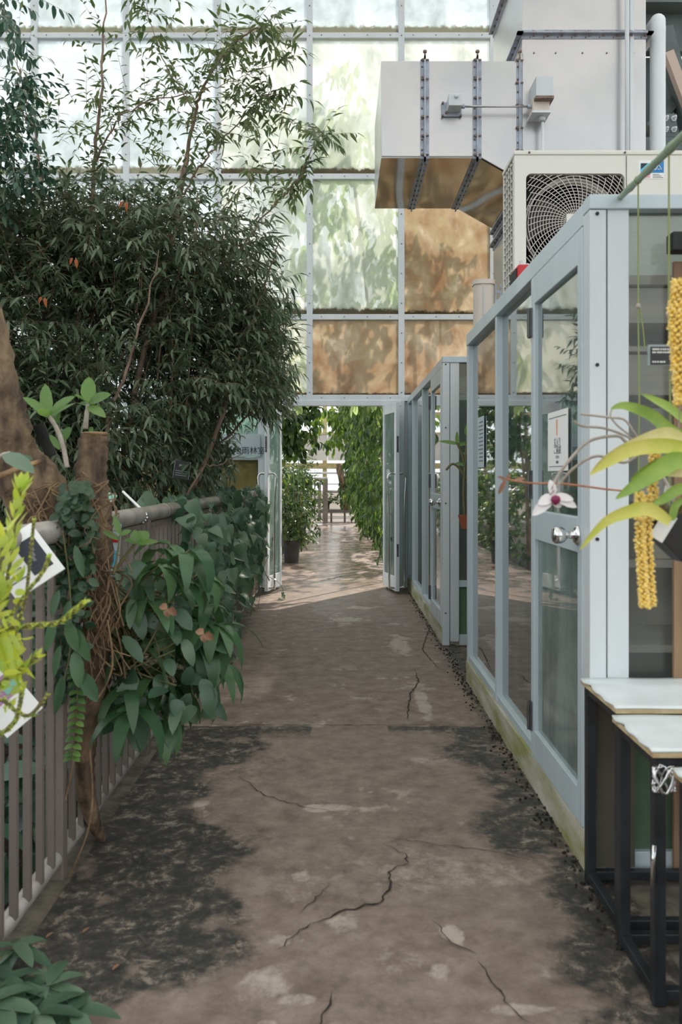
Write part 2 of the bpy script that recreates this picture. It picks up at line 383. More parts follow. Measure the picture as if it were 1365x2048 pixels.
nv = GX.size; ny, nx = GX.shape
me = bpy.data.meshes.new('floor'); co = np.stack([GX, GY, Z], -1).reshape(-1, 3)
idx = np.arange(nv).reshape(ny, nx)
q = np.stack([idx[:-1, :-1], idx[:-1, 1:], idx[1:, 1:], idx[1:, :-1]], -1).reshape(-1, 4)
me.vertices.add(nv); me.vertices.foreach_set('co', co.ravel()); me.loops.add(q.size); me.loops.foreach_set('vertex_index', q.ravel().astype(np.int32))
me.polygons.add(len(q)); me.polygons.foreach_set('loop_start', np.arange(0, q.size, 4, dtype=np.int32)); me.polygons.foreach_set('use_smooth', np.ones(len(q), bool))
me.update(calc_edges=True)
at = me.color_attributes.new('wear', 'FLOAT_COLOR', 'POINT')
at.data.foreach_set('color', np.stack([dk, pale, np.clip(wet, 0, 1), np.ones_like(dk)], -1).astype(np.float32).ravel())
m, nd, lk, b = newmat('concrete')
va = nd.new('ShaderNodeVertexColor'); va.layer_name = 'wear'; sp = nd.new('ShaderNodeSeparateColor'); lk.new(va.outputs[0], sp.inputs[0])
na = noise(nd, lk, 9, 8, rough=.7); r0 = ramp(nd, [(.34, lin((112, 95, 85))), (.66, lin((154, 137, 126)))]); lk.new(na.outputs[0], r0.inputs[0])
def cmix(fac, a, c):
    x = nd.new('ShaderNodeMix'); x.data_type = 'RGBA'; lk.new(fac, x.inputs[0]); lk.new(a, x.inputs[6])
    if isinstance(c, tuple): x.inputs[7].default_value = c
    else: lk.new(c, x.inputs[7])
    return x.outputs[2]
nb = noise(nd, lk, 30, 9, rough=.8); rb = ramp(nd, [(.46, (0, 0, 0, 1)), (.62, (1, 1, 1, 1))]); lk.new(nb.outputs[0], rb.inputs[0])
mu = nd.new('ShaderNodeMath'); mu.operation = 'MULTIPLY'; mu.inputs[1].default_value = .25; lk.new(rb.outputs[0], mu.inputs[0])
c0 = cmix(mu.outputs[0], r0.outputs[0], lin((104, 88, 78)))
ng = noise(nd, lk, 17, 9, rough=.78, dist=.2); mg = nd.new('ShaderNodeMath'); mg.operation = 'MULTIPLY_ADD'; lk.new(ng.outputs[0], mg.inputs[0]); mg.inputs[1].default_value = 2.6; lk.new(sp.outputs[1], mg.inputs[2])
rg = ramp(nd, [(.0, (0, 0, 0, 1)), (1, (1, 1, 1, 1))]); mh = nd.new('ShaderNodeMapRange'); mh.inputs[1].default_value = 1.62; mh.inputs[2].default_value = 2.3; mh.inputs[4].default_value = .85; lk.new(mg.outputs[0], mh.inputs[0])
c1 = cmix(mh.outputs[0], c0, lin((188, 174, 162)))
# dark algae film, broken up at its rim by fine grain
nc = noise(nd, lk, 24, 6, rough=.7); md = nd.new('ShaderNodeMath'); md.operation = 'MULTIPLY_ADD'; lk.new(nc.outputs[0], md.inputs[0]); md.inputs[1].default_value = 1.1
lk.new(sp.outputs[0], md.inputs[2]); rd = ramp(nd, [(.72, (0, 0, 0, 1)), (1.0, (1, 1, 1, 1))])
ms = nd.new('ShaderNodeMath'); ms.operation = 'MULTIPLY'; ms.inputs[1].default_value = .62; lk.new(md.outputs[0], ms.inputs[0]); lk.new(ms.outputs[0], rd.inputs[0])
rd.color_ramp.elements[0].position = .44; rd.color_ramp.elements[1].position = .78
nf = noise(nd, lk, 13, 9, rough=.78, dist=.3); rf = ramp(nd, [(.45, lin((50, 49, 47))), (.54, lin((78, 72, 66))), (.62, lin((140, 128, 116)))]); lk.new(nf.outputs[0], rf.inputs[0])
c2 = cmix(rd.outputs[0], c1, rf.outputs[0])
wd = nd.new('ShaderNodeMath'); wd.operation = 'MULTIPLY'; wd.inputs[1].default_value = .22; lk.new(sp.outputs[2], wd.inputs[0])
c3 = cmix(wd.outputs[0], c2, lin((84, 74, 66)))
lk.new(c3, b.inputs['Base Color'])
rr_ = nd.new('ShaderNodeMapRange'); rr_.inputs[3].default_value = .62; rr_.inputs[4].default_value = .22; lk.new(sp.outputs[2], rr_.inputs[0]); lk.new(rr_.outputs[0], b.inputs['Roughness'])
bp = nd.new('ShaderNodeBump'); bp.inputs['Strength'].default_value = .5; bp.inputs['Distance'].default_value = .004; lk.new(nb.outputs[0], bp.inputs['Height'])
bi = nd.new('ShaderNodeMapRange'); bi.inputs[3].default_value = .5; bi.inputs[4].default_value = .03; lk.new(sp.outputs[2], bi.inputs[0]); lk.new(bi.outputs[0], bp.inputs['Strength'])
lk.new(bp.outputs[0], b.inputs['Normal'])
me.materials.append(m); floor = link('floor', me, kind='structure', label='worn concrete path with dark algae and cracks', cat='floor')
mat('crack', (40, 34, 30), rough=.9)
def crack(pts, w0):
    pts = [Vector((PX(x, 2210/(y-955)), 2210/(y-955), .004)) for x, y in pts]; mb = MB(); V = []; n = 0
    full = []
    for a, c in zip(pts[:-1], pts[1:]):
        k = max(2, int((c-a).length/.02))
        for i in range(k): full.append(a.lerp(c, i/k) + Vector((U(-.006, .006), U(-.008, .008), 0)))
    full.append(pts[-1]); N = len(full)
    for i, p in enumerate(full):
        d = (full[min(i+1, N-1)]-full[max(i-1, 0)]).normalized(); s = Vector((-d.y, d.x, 0)); t = i/(N-1); ww = w0*math.sin(PI*min(.97, max(.03, t)))**.5*U(.4, 1.3)
        V += [p+s*ww/2, p-s*ww/2]
    mb.add(V, [(2*i, 2*i+1, 2*i+3, 2*i+2) for i in range(N-1)])
    mb.build('crack', 'crack', floor)
crack([(560, 1900), (600, 1862), (680, 1826), (760, 1806), (785, 1770), (778, 1746), (816, 1726), (810, 1708), (765, 1688)], .007)
crack([(765, 1688), (800, 1680), (870, 1690), (980, 1702), (1062, 1722)], .0035)
crack([(632, 2060), (655, 2020), (664, 1985)], .006)
crack([(868, 1842), (905, 1890), (962, 1912)], .005)
crack([(955, 1925), (1000, 1985), (1020, 2020), (1060, 2048)], .004)
crack([(480, 1555), (530, 1592), (600, 1612), (680, 1628)], .005)
crack([(600, 1830), (640, 1790), (660, 1770)], .003)
crack([(815, 1440), (820, 1390), (838, 1365), (830, 1340)], .008)
crack([(865, 1240), (845, 1300), (880, 1340)], .008)
crack([(640, 1162), (690, 1152), (720, 1154)], .02)
crack([(380, 1450), (600, 1451), (960, 1451)], .006)
# soil either side and the ground of the whole place
MB().box(-9, -.95, -2, 27.5, -.5, -.16).build('ground', 'soil', kind='structure', label='dark soil of the planting bed', cat='ground')
MB().box(-.96, -.872, -2, 27.5, -.5, -.004).build('trim_1', 'rock', kind='structure', label='concrete edge of the path', cat='kerb')
MB().box(.9, 6, -2, 27.5, -.5, -.012).build('ground', 'rock', kind='structure', label='grey ground under the booths', cat='ground')
MB().box(-60, 60, -60, 120, -.8, -.55).build('ground', 'rock', kind='structure', label='ground around the glasshouse', cat='ground')

# ---------------- the glazed wall across the back, Y = 10.05
YB = 10.05
XS = [PX(620, YB) + k*1.082 for k in range(-5, 4)]       # the vertical bars
ZR = [PZ(803, YB), PZ(635, YB), PZ(355, YB), PZ(74, YB), PZ(-207, YB), 8.5]
wall = thing('wall_back', 'tall wall of misted glass in white aluminium bars', 'wall', kind='structure')
xL, xR = XS[0], XS[-1]
mb = MB()
XJL, XJR = -.72, .545      # the jambs of the doorway
for x in XS:
    if abs(x-PX(620, YB)) < .01: z0 = ZR[0]
    else: z0 = 0
    mb.box(x-.035, x+.035, YB-.05, YB+.05, z0, ZR[-1])
for z in ZR[1:]: mb.box(xL, xR, YB-.045, YB+.045, z-.032, z+.032)
mb.box(xL, xR, YB-.048, YB+.048, ZR[0], ZR[0]+.075)
mb.box(-1.0, .727, YB-.06, YB+.04, ZR[0]-.055, ZR[0]+.01)
mb.box(XJL-.05, XJL, YB-.055, YB+.05, 0, ZR[0]); mb.box(XJR, XJR+.05, YB-.055, YB+.05, 0, ZR[0])
mb.box(XJL-.24, XJL-.17, YB-.06, YB+.05, 0, ZR[0])
mb.box(xL, -.9, YB-.04, YB+.04, PZ(915, YB)-.03, PZ(915, YB)); mb.box(xL, -.9, YB-.04, YB+.04, 0, .12)
mb.build('frame', 'alu_white', wall, bevel=.004)
mb = MB()
for x in XS:
    for z in np.arange(2.3, ZR[-1], .35): mb.lathe([(.007, 0), (.007, .006)], (x, YB-.05, z), 6, Matrix.Rotation(R(90), 3, 'X'))
for z in ZR[1:]:
    for x in np.arange(xL+.15, xR, .27): mb.lathe([(.006, 0), (.006, .006)], (x, YB-.045, z), 6, Matrix.Rotation(R(90), 3, 'X'))
for z in [ZR[0]+.04]:
    for x in np.arange(xL+.15, xR, .27): mb.lathe([(.006, 0), (.006, .006)], (x, YB-.048, z), 6, Matrix.Rotation(R(90), 3, 'X'))
mb.build('screw', 'hinge', wall, kind='stuff')
def pane(x0, x1, z0, z1, m, Y=YB):
    h = (z1-z0)/2
    mb = MB().box(-(x1-x0)/2, (x1-x0)/2, -.004, .004, -h, h)
    o = mb.build('pane', m, wall); o.location = ((x0+x1)/2, Y, z0+h); return o
for i in range(len(XS)-1):
    for j in range(len(ZR)-1):
        x0, x1 = XS[i]+.035, XS[i+1]-.035; z0 = ZR[j]+(.075 if j == 0 else .032); z1 = ZR[j+1]-.032
        mm = 'pane_mist'
        if i in (5,) and j in (0,): mm = 'pane_algae'
        if i == 4 and j < 2: mm = 'pane_algae'
        if i in (4, 5, 6) and j in (1, 2): mm = 'pane_grimy'
        if i == 5 and j == 0: mm = 'pane_rust'
        if i in (6, 7) and j < 2: mm = 'pane_rust'
        pane(x0, x1, z0, z1, mm)
for i in range(4):
    pane(XS[i]+.035, XS[i+1]-.035, PZ(915, YB), ZR[0]-.0, 'pane_mist' if i < 3 else 'pane_frost')
    pane(XS[i]+.035, XS[i+1]-.035, .12, PZ(915, YB)-.03, 'pane_olive')
pane(XS[4]+.035, XJL-.24, PZ(915, YB), ZR[0], 'pane_frost'); pane(XS[4]+.035, XJL-.24, .12, PZ(915, YB)-.03, 'pane_olive'); pane(XJL-.17, XJL-.05, .0, ZR[0]-.055, 'pane_frost')
pane(XJR+.05, XS[6]-.035, 0, ZR[0]-.055, 'pane_olive')
pane(XS[6]+.035, XS[7]-.035, 0, ZR[0], 'alu_grey')

# the misted roof over this room, on white rafters
cg = thing('ceiling', 'misted glass roof on white rafters', 'ceiling', kind='structure')
MB().box(-7, 6, -6, YB, 8.62, 8.64).build('roof_glass', 'pane_ceiling', cg)
mb = MB()
for x in XS: mb.box(x-.04, x+.04, -6, YB, 8.45, 8.6)
for y in np.arange(-5, YB, 2.5): mb.box(-7, 6, y-.04, y+.04, 8.3, 8.45)
mb.build('rafter', 'alu_white', cg)

# the two door leaves, standing open towards the path
def leafdoor(name, hx, ang, sgn, label):
    d = thing(name, label, 'door', kind='structure')
    Wd, H0, H1 = .57, .035, ZR[0]-.06
    rot = Matrix.Rotation(ang, 3, 'Z')
    def bx(mb, u0, u1, t0, t1, z0, z1):
        c = rot @ Vector(((u0+u1)/2, (t0+t1)/2, 0)) + Vector((hx, YB-.06, (z0+z1)/2)); mb.obox(c, (u1-u0, t1-t0, z1-z0), rot)
    mb = MB(); bx(mb, 0, .06, -.02, .02, H0, H1); bx(mb, Wd-.075, Wd, -.02, .02, H0, H1)
    bx(mb, .06, Wd-.075, -.018, .018, H1-.11, H1); bx(mb, .06, Wd-.075, -.018, .018, H0, H0+.16)
    mb.build('leaf_frame', 'alu_white', d, bevel=.003)
    mb = MB(); bx(mb, .06, Wd-.075, -.004, .004, H0+.16, H1-.11); mb.build('glass', 'pane_frost', d)
    for s in (-1, 1):
        mb = MB()
        u = Wd-.04; t0 = s*.02; zt, zb = 1.34, 1.34-1.27
        q = [(u, t0, zt), (u, s*.075, zt+.003), (u, s*.1, zt-.03), (u, s*.1, zt-.10), (u, s*.085, zt-.45), (u, s*.085, zb+.06), (u, s*.075, zb+.01), (u, t0, zb)]
        mb.tube(spline([rot @ Vector((a, b_, 0)) + Vector((hx, YB-.06, c)) for a, b_, c in q], 5), .0125, 10)
        mb.build('handle', 'chrome', d, smooth=True)
    mb = MB(); bx(mb, Wd-.001, Wd+.003, -.011, .011, 1.58, 1.76); bx(mb, Wd-.001, Wd+.003, -.011, .011, .42, .56); mb.build('latch_plate', 'hinge', d)
    mb = MB(); bx(mb, .30, .33, -.03, .03, .58, .62); bx(mb, -.012, .008, -.028, .028, .5, .64); bx(mb, -.012, .008, -.028, .028, 1.7, 1.84); mb.build('hinge', 'hinge', d)
leafdoor('door_1', XJL+.02, R(-102), 1, 'left leaf of the open glazed door, frosted glass with a long bar handle')
leafdoor('door_2', XJR-.02, R(-78), -1, 'right leaf of the open glazed door, frosted glass with a long bar handle')

# the room sign on the glazed wall
s = thing('room_sign', 'pale blue-grey room sign with dark characters left of the doorway', 'sign')
MB().box(PX(432, 9.98), PX(521, 9.98), 9.965, 9.985, PZ(913, 9.98), PZ(868, 9.98)).build('board', 'sign_pale', s, bevel=.002)
text('熱帯低地雨林室', .094, 'ink_dark', s, Matrix.Translation((PX(475, 9.96), 9.963, PZ(902, 9.96))) @ Matrix.Rotation(R(90), 4, 'X'))

# ================================================================== THE BOOTHS ON THE RIGHT
def knob(parent, x, y, z):
    k = MB(); rot = Matrix.Rotation(R(-90), 3, 'Y')
    k.lathe([(.034, 0), (.034, .006), (.026, .014), (.012, .018), (.012, .036), (.021, .044), (.028, .058), (.029, .078), (.022, .086), (.0, .087)], (x, y, z), 24, rot)
    return k.build('knob', 'chrome', parent, smooth=True)
def booth(X, Ys, door_i, Y0, depthX, ztop, label, front_glass, panes_m, name='glass_booth'):
    """X: plane of the side towards the path; Ys: centre of each mullion from far to near; door between Ys[door_i], Ys[door_i+1]"""
    b = thing(name, label, 'booth'); X2 = X+depthX; far, nr = Ys[0], Ys[-1]
    mb = MB()
    mb.box(X-.004, X+.062, nr+.031, far+.03, ztop-.075, ztop-.001)
    for i, y in enumerate(Ys):
        if 0 < i < len(Ys)-1: mb.box(X, X+.06, y-.02, y+.02, .13, ztop-.075)
    mb.box(X, X+.06, far-.02, far+.03, .05, ztop-.075)
    for i in range(len(Ys)-1):
        if i == door_i: continue
        mb.box(X+.004, X+.056, Ys[i+1]+.02, Ys[i]-.02, .13, .17)
    mb.build('side_frame', 'alu_blue', b, bevel=.003)
    mb = MB(); mb.box(X-.006, X+.06, nr-.02, far+.03, -.005, .13 if door_i >= 0 else .1); 
    mb.build('sill', 'curb_moss', b, bevel=.004)
    # corner post seen from the path: two broad grooved profiles
    mb = MB()
    mb.box(X-.004, X+.05, nr-.045, nr+.03, 0, ztop-.046); mb.box(X+.055, X+.125, nr-.04, nr+.03, .03, ztop-.03)
    mb.build('corner_post', 'alu_grey', b, bevel=.003)
    mb = MB(); mb.box(X+.05, X+.055, nr-.03, nr+.02, .03, ztop-.03)
    for z in (ztop-.06, ztop-.55, 1.1, .25): mb.lathe([(.006, 0), (.006, .004)], (X+.02, nr-.045, z), 8, Matrix.Rotation(R(90), 3, 'X'))
    mb.build('joint', 'dark', b)
    mb = MB(); mb.box(X-.0055, X2, nr-.05, nr+.031, ztop-.045, ztop+.002); mb.box(X+.125, X2, nr-.03, nr+.02, .45, .50); mb.box(X2-.05, X2, nr-.04, nr+.03, 0, ztop)
    mb.box(X+.125, X2, nr-.03, nr+.02, 0, .08)
    mb.build('front_frame', 'alu_blue', b, bevel=.003)
    MB().box(X+.125, X2-.05, nr-.004, nr+.004, .50, ztop-.045).build('front_glass', front_glass, b)
    MB().box(X+.125, X2-.05, nr-.008, nr+.008, .08, .45).build('front_panel', 'green_panel', b)
    for i in range(len(Ys)-1):
        if i == door_i: continue
        g = MB().box(-.003, .003, -(Ys[i]-Ys[i+1]-.04)/2, (Ys[i]-Ys[i+1]-.04)/2, -(ztop-.245)/2, (ztop-.245)/2).build('side_glass', panes_m, b)
        g.location = (X+.035, (Ys[i]+Ys[i+1])/2, .17+(ztop-.245)/2)
    MB().box(X+.01, X2, nr, far, ztop-.03, ztop-.002).build('roof_panel', 'pane_roof', b)
    MB().box(X+.06, X2, far-.01, far+.02, 0, ztop-.03).build('end_panel', 'booth_inner', b)
    MB().box(X2-.03, X2, nr, far, 0, ztop-.03).build('rear_panel', 'booth_inner', b)
    # the door
    y1, y0 = Ys[door_i]-.02, Ys[door_i+1]+.02 if door_i+1 < len(Ys)-1 else Ys[-1]+.03
    dt, db = ztop-.08, .135
    d = MB(); st = .055
    d.box(X-.008, X+.03, y1-st, y1, db, dt); d.box(X-.008, X+.03, y0, y0+st, db, dt)
    d.box(X-.008, X+.03, y0+st, y1-st, dt-.115, dt); d.box(X-.008, X+.03, y0+st, y1-st, db, db+.115); d.box(X-.008, X+.03, y0+st, y1-st, 1.045, 1.165)
    dr = d.build('door', 'alu_blue', b, bevel=.003)
    for (za, zb, mm) in ((db+.115, 1.045, 'pane_doorlow'), (1.165, dt-.115, panes_m)):
        g = MB().box(-.003, .003, -(y1-y0-2*st)/2, (y1-y0-2*st)/2, -(zb-za)/2, (zb-za)/2).build('door_glass', mm, dr)
        g.location = (X+.012, (y0+y1)/2, (za+zb)/2)
    knob(dr, X-.008, y0+.045, 1.105)
    for z in (1.95, 1.27, .30):
        h = MB(); h.box(X-.016, X-.006, y1-.025, y1+.03, z-.06, z+.06); h.tube([(X-.018, y1, z-.06), (X-.018, y1, z+.06)], .008, 8); h.build('hinge', 'hinge', dr)
    return b
b1 = booth(.815, [5.42, 4.44, 3.60, 2.80], 2, 0, 1.45, 2.215, 'near glazed aluminium booth with a notice on its door, its air unit on the roof', 'pane_front', 'pane_booth')
b2 = booth(.80, [9.95, 9.4, 8.25, 7.43, 6.62], 3, 0, 1.7, 2.235, 'far glazed aluminium booth standing against the back wall', 'pane_front', 'pane_booth')

# notice on the near door
nt_ = thing('door_notice', 'white framed notice with an orange mark on the near booth door', 'notice')
rz = Matrix.Rotation(R(-90), 3, 'Z')
MB().box(.816, .818, 3.04, 3.33, 1.325, 1.55).build('sheet', 'paper', nt_)
fr = MB(); fr.box(.8150, .8165, 3.06, 3.31, 1.526, 1.529); fr.box(.8150, .8165, 3.06, 3.31, 1.340, 1.343); fr.build('border_line', 'ink', nt_)
MB().prism([(-.011, .03), (.011, .03), (.006, -.03), (-.006, -.03)], 0, .0015, lambda u, v, w_: (.8162-w_, 3.19+u, 1.487+v)).build('mark', 'orange_print', nt_)
rotn = Matrix.Rotation(R(-90), 4, 'Z') @ Matrix.Rotation(R(90), 4, 'X')
for tx, sz, z in (('立入り', .034, 1.432), ('ご遠慮', .036, 1.402), ('ください', .013, 1.376), ('植物園', .012, 1.357)):
    text(tx, sz, 'ink', nt_, Matrix.Translation((.8155, 3.185, z)) @ rotn)
# a second, small sheet on the far pane
nt2 = thing('notice_sheet', 'small blue-grey sheet of writing on the far pane of the near booth', 'notice')
MB().box(.838, .841, 4.95, 5.16, 1.36, 1.66).build('sheet', 'sign_pale', nt2)
fr = MB()
for k in range(11): fr.box(.8365, .838, 4.97, 5.14-U(0, .05), 1.625-k*.023, 1.632-k*.023)
fr.build('writing', 'ink', nt2)

# things inside the near booth, seen through its front
sh = thing('storage_shelf', 'grey slatted shelf unit inside the near booth behind its front glass', 'shelf')
mb = MB()
for z, h_ in ((.62, .03), (.95, .03), (1.42, .03), (1.62, .05), (1.79, .02), (1.90, .05), (2.05, .035)): mb.box(.95, 2.1, 3.3, 3.75, z, z+h_)
mb.build('shelf', 'shelf_board', sh)
mb = MB(); mb.box(.95, .98, 3.28, 3.3, .02, 2.12); mb.box(2.07, 2.1, 3.28, 3.3, .02, 2.12); mb.box(.95, .98, 3.75, 3.77, .02, 2.12); mb.box(2.07, 2.1, 3.75, 3.77, .02, 2.12); mb.build('upright', 'alu_grey', sh)
MB().box(.95, 2.1, 3.77, 3.79, .4, 2.12).build('back_board', 'shelf_dark', sh)
for (x0, x1, z0, h, m_, lb_) in ((1.0, 1.7, 1.671, .11, 'shelf_board', 'flat pinkish grey carton on an upper shelf in the near booth'), (1.05, 1.8, 1.951, .09, 'shelf_board', 'flat carton topmost on the shelf in the near booth'),
                             (1.06, 1.42, 1.451, .12, 'shelf_dark', 'thin dark carton on the middle shelf in the near booth'), (1.17, 1.33, .981, .42, 'beige_box', 'tall beige carton on the lower shelf in the near booth')):
    tag(MB().box(x0, x1, 3.32, 3.6, z0, z0+h).build('carton', m_, bevel=.004), lb_, 'box')
tag(MB().box(.99, 1.5, 3.0, 3.2, 0, .42).build('storage_crate', 'green_panel', bevel=.01), 'green crate on the floor inside the near booth behind the tables', 'crate')

# ================================================================== DUCT, AIR UNIT AND STEEL ABOVE THE BOOTHS
YD0, YD1 = 6.65, 7.9
du = thing('ventilation_duct', 'bright sheet-metal air duct with a side branch above the booths', 'duct')
XA, XC, XD = .325, 1.428, 2.398; ZB, ZT, ZC = 3.80, 4.56, 3.62
# branch as a shell: sides, top, mirror-like underside
def duct_y(u, v, w_): return (u, w_, v)
MB().prism([(XA, ZB+.01), (1.09, ZB+.01), (XC, ZC), (XC, ZT), (XA, ZT)], YD0, YD1, duct_y).build('branch', 'steel', du, bevel=.006)
mb = MB(); mb.add([(XA, YD0+.004, ZB), (1.09, YD0+.004, ZB), (1.09, YD1, ZB), (XA, YD1, ZB), (XA, YD0+.004, ZB+.012), (1.09, YD0+.004, ZB+.012), (1.09, YD1, ZB+.012), (XA, YD1, ZB+.012)],
                  [(0, 3, 2, 1), (4, 5, 6, 7), (0, 1, 5, 4), (2, 3, 7, 6), (0, 4, 7, 3)])
mb.add([(1.09, YD0+.004, ZB), (XC, YD0+.004, ZC-.012), (XC, YD1, ZC-.012), (1.09, YD1, ZB)], [(0, 3, 2, 1)])
mb.build('branch_underside', 'steel_mirror', du)
MB().box(XC, XD, YD0, YD1, 2.235, 8.2).build('shaft', 'steel', du, bevel=.006)
def ring_x(x, wd, pr, rivet=True):      # flange round the branch at x
    zb = ZB if x < 1.1 else ZC+.04
    f = MB(); f.box(x-wd, x+wd, YD0-.006, YD0, zb, ZT+.006); f.box(x-.006, x+.006, YD0-pr, YD0, zb-pr, ZT+pr)
    f.box(x-wd, x+wd, YD0-.006, YD1, zb-.008, zb); f.box(x-.006, x+.006, YD0-pr, YD1, zb-pr, zb); f.box(x-.006, x+.006, YD0-pr, YD1, ZT, ZT+pr); f.box(x-wd, x+wd, YD0, YD1, ZT, ZT+.006)
    o = f.build('flange', 'flange', du); rb_ = MB()
    for z in np.linspace(zb+.06, ZT-.05, 9):
        rb_.lathe([(.008, 0), (.008, .006), (.004, .01)], (x-wd*.6, YD0-.006, z), 8, Matrix.Rotation(R(90), 3, 'X'))
    for z in np.linspace(zb+.02, ZT-.0, 6):
        rb_.tube([(x-.03, YD0-pr*.6, z), (x+.03, YD0-pr*.6, z)], .006, 6); rb_.tube([(x-.022, YD0-pr*.6, z), (x-.008, YD0-pr*.6, z)], .011, 6)
    for y in np.linspace(YD0+.1, YD1-.05, 10): rb_.tube([(x-.02, y, zb-pr*.6), (x+.02, y, zb-pr*.6)], .006, 6)
    rb_.tube([(x, YD0-.02, ZT+.0), (x, YD0-.02, ZT+.075)], .007, 6); rb_.tube([(x, YD0-.02, ZT+.055), (x, YD0-.02, ZT+.07)], .016, 6)
    rb_.build('bolt', 'rust_bolt', o)
ring_x(.665, .035, .03); ring_x(1.075, .035, .03); ring_x(1.405, .022, .02)
def ring_z(z, wd, pr, low=False):
    f = MB()
    f.box(XC-.006, XD+.006, YD0-.006, YD0, z-wd, z+wd); f.box(XC-pr, XD+pr, YD0-pr, YD0, z-.006, z+.006)
    f.box(XC-.006, XC, YD0, YD1, z-wd, z+wd); f.box(XC-pr, XC, YD0-pr, YD1, z-.006, z+.006); f.box(XD, XD+pr, YD0-pr, YD1, z-.006, z+.006)
    o = f.build('flange', 'flange', du); rb_ = MB()
    for x in np.linspace(XC+.06, XD-.04, 9):
        rb_.lathe([(.006, 0), (.006, .006)], (x, YD0-.006, z-wd*.7), 8, Matrix.Rotation(R(90), 3, 'X'))
        rb_.lathe([(.006, 0), (.006, .006)], (x+.02, YD0-.006, z+wd*.7), 8, Matrix.Rotation(R(90), 3, 'X'))
        rb_.tube([(x+.03, YD0-.018, z-.02), (x+.03, YD0-.018, z+.02)], .008, 6)
    for y in np.linspace(YD0+.08, YD1-.05, 11):
        rb_.tube([(XC-.02, y, z-.02), (XC-.02, y, z+.02)], .009, 6)
    rb_.build('bolt', 'rust_bolt', o)
for z in (3.56, 3.44, 4.765, 5.42, 6.3): ring_z(z, .035, .045)
mb = MB()
for x in (1.52, 1.69, 1.9, 2.09, 2.3): mb.lathe([(.007, 0), (.006, .006)], (x, YD0-.001, 4.62), 8, Matrix.Rotation(R(90), 3, 'X'))
mb.build('rivet', 'rust_bolt', du)
MB().box(2.27, 2.30, YD0-.012, YD0, 2.25, 8).build('seam_strip', 'alu_white', du)

# actuator box, rod and sensor box
ab = thing('damper_box', 'small square control box bolted on the duct branch', 'control box')
mb = MB(); mb.box(PX(884, 6.64), PX(924, 6.64), 6.63, 6.645, PZ(234, 6.64), PZ(205, 6.64)); mb.build('back_plate', 'flange', ab, bevel=.003)
mb = MB(); mb.box(PX(895, 6.6), PX(922, 6.6), 6.5, 6.63, PZ(222, 6.6), PZ(198, 6.6)); mb.lathe([(.018, 0), (.018, .012), (.012, .02)], (PX(910, 6.6), 6.5, PZ(204, 6.6)), 12, Matrix.Rotation(R(90), 3, 'X')); mb.build('housing', 'alu_grey', ab, bevel=.004)
mb = MB()
for px_, py_ in ((886, 207), (886, 232), (922, 232), (893, 226), (922, 207)): mb.lathe([(.01, 0), (.008, .02)], (PX(px_, 6.63), 6.63, PZ(py_, 6.63)), 8, Matrix.Rotation(R(90), 3, 'X'))
mb.build('bolt', 'rust_bolt', ab)
cp = thing('conduit_pipe', 'thin steel conduit running along the duct to the switch box', 'pipe')
MB().tube([(PX(921, 6.56), 6.56, PZ(213, 6.56)), (PX(1064, 6.56), 6.56, PZ(213, 6.56))], .008, 10).build('tube', 'steel', cp, smooth=True)
mb = MB(); mb.tube([(PX(924, 6.56), 6.56, PZ(213, 6.56)), (PX(930, 6.56), 6.56, PZ(213, 6.56))], .016, 10); mb.tube([(PX(1056, 6.56), 6.56, PZ(213, 6.56)), (PX(1066, 6.56), 6.56, PZ(213, 6.56))], .016, 10); mb.build('collar', 'flange', cp, smooth=True)
sb = thing('switch_box', 'rust-edged switch box under a pale hood on the duct shaft', 'switch box')
mb = MB(); x0, x1 = PX(1070, 6.5), PX(1104, 6.5)
mb.prism([(6.45, PZ(192, 6.45)), (6.65, PZ(192, 6.45)), (6.65, PZ(158, 6.5)), (6.45, PZ(158, 6.5))], x0, x1, lambda u, v, w_: (w_, u, v)); mb.build('hood', 'alu_grey', sb, bevel=.003)
MB().box(x0-.005, x1+.005, 6.44, 6.65, PZ(194, 6.45)-.012, PZ(192, 6.45)).build('hood_lip', 'rust_bolt', sb)
MB().box(PX(1067, 6.5), PX(1100, 6.5), 6.5, 6.65, PZ(224, 6.5), PZ(195, 6.5)).build('housing', 'beige_box', sb, bevel=.004)
MB().box(PX(1064, 6.5), PX(1101, 6.5), 6.48, 6.65, PZ(227, 6.5), PZ(223, 6.5)).build('cover_plate', 'alu_white', sb)
MB().tube([(PX(1085, 6.55), 6.55, PZ(226, 6.5)), (PX(1085, 6.55), 6.55, PZ(238, 6.5))], .026, 12).build('gland', 'alu_grey', sb, smooth=True)
tag(MB().tube([(PX(1086, 6.55), 6.55, PZ(230, 6.5)), (PX(1086, 6.55), 6.55, 2.236)], .012, 10).build('drop_conduit', 'alu_white', smooth=True), 'thin white conduit dropping from the switch box', 'pipe')
tag(MB().tube([(2.215, 6.55, 8), (2.215, 6.55, 2.236)], .016, 10).build('riser_pipe', 'alu_white', smooth=True), 'slim white pipe running up the face of the duct shaft', 'pipe')
pp, rr2 = spline([(2.55, 7.6, PZ(30, 6.7)), (2.55, 7.1, PZ(30, 6.7)), (2.54, 6.82, PZ(32, 6.7)), (2.52, 6.73, PZ(50, 6.7)), (2.515, 6.72, 4.5), (2.515, 6.72, 2.236)], 5, [.06]*6)
tag(MB().tube(pp, rr2, 16).build('drain_pipe', 'alu_white', smooth=True), 'thick cream downpipe right of the duct shaft', 'pipe')

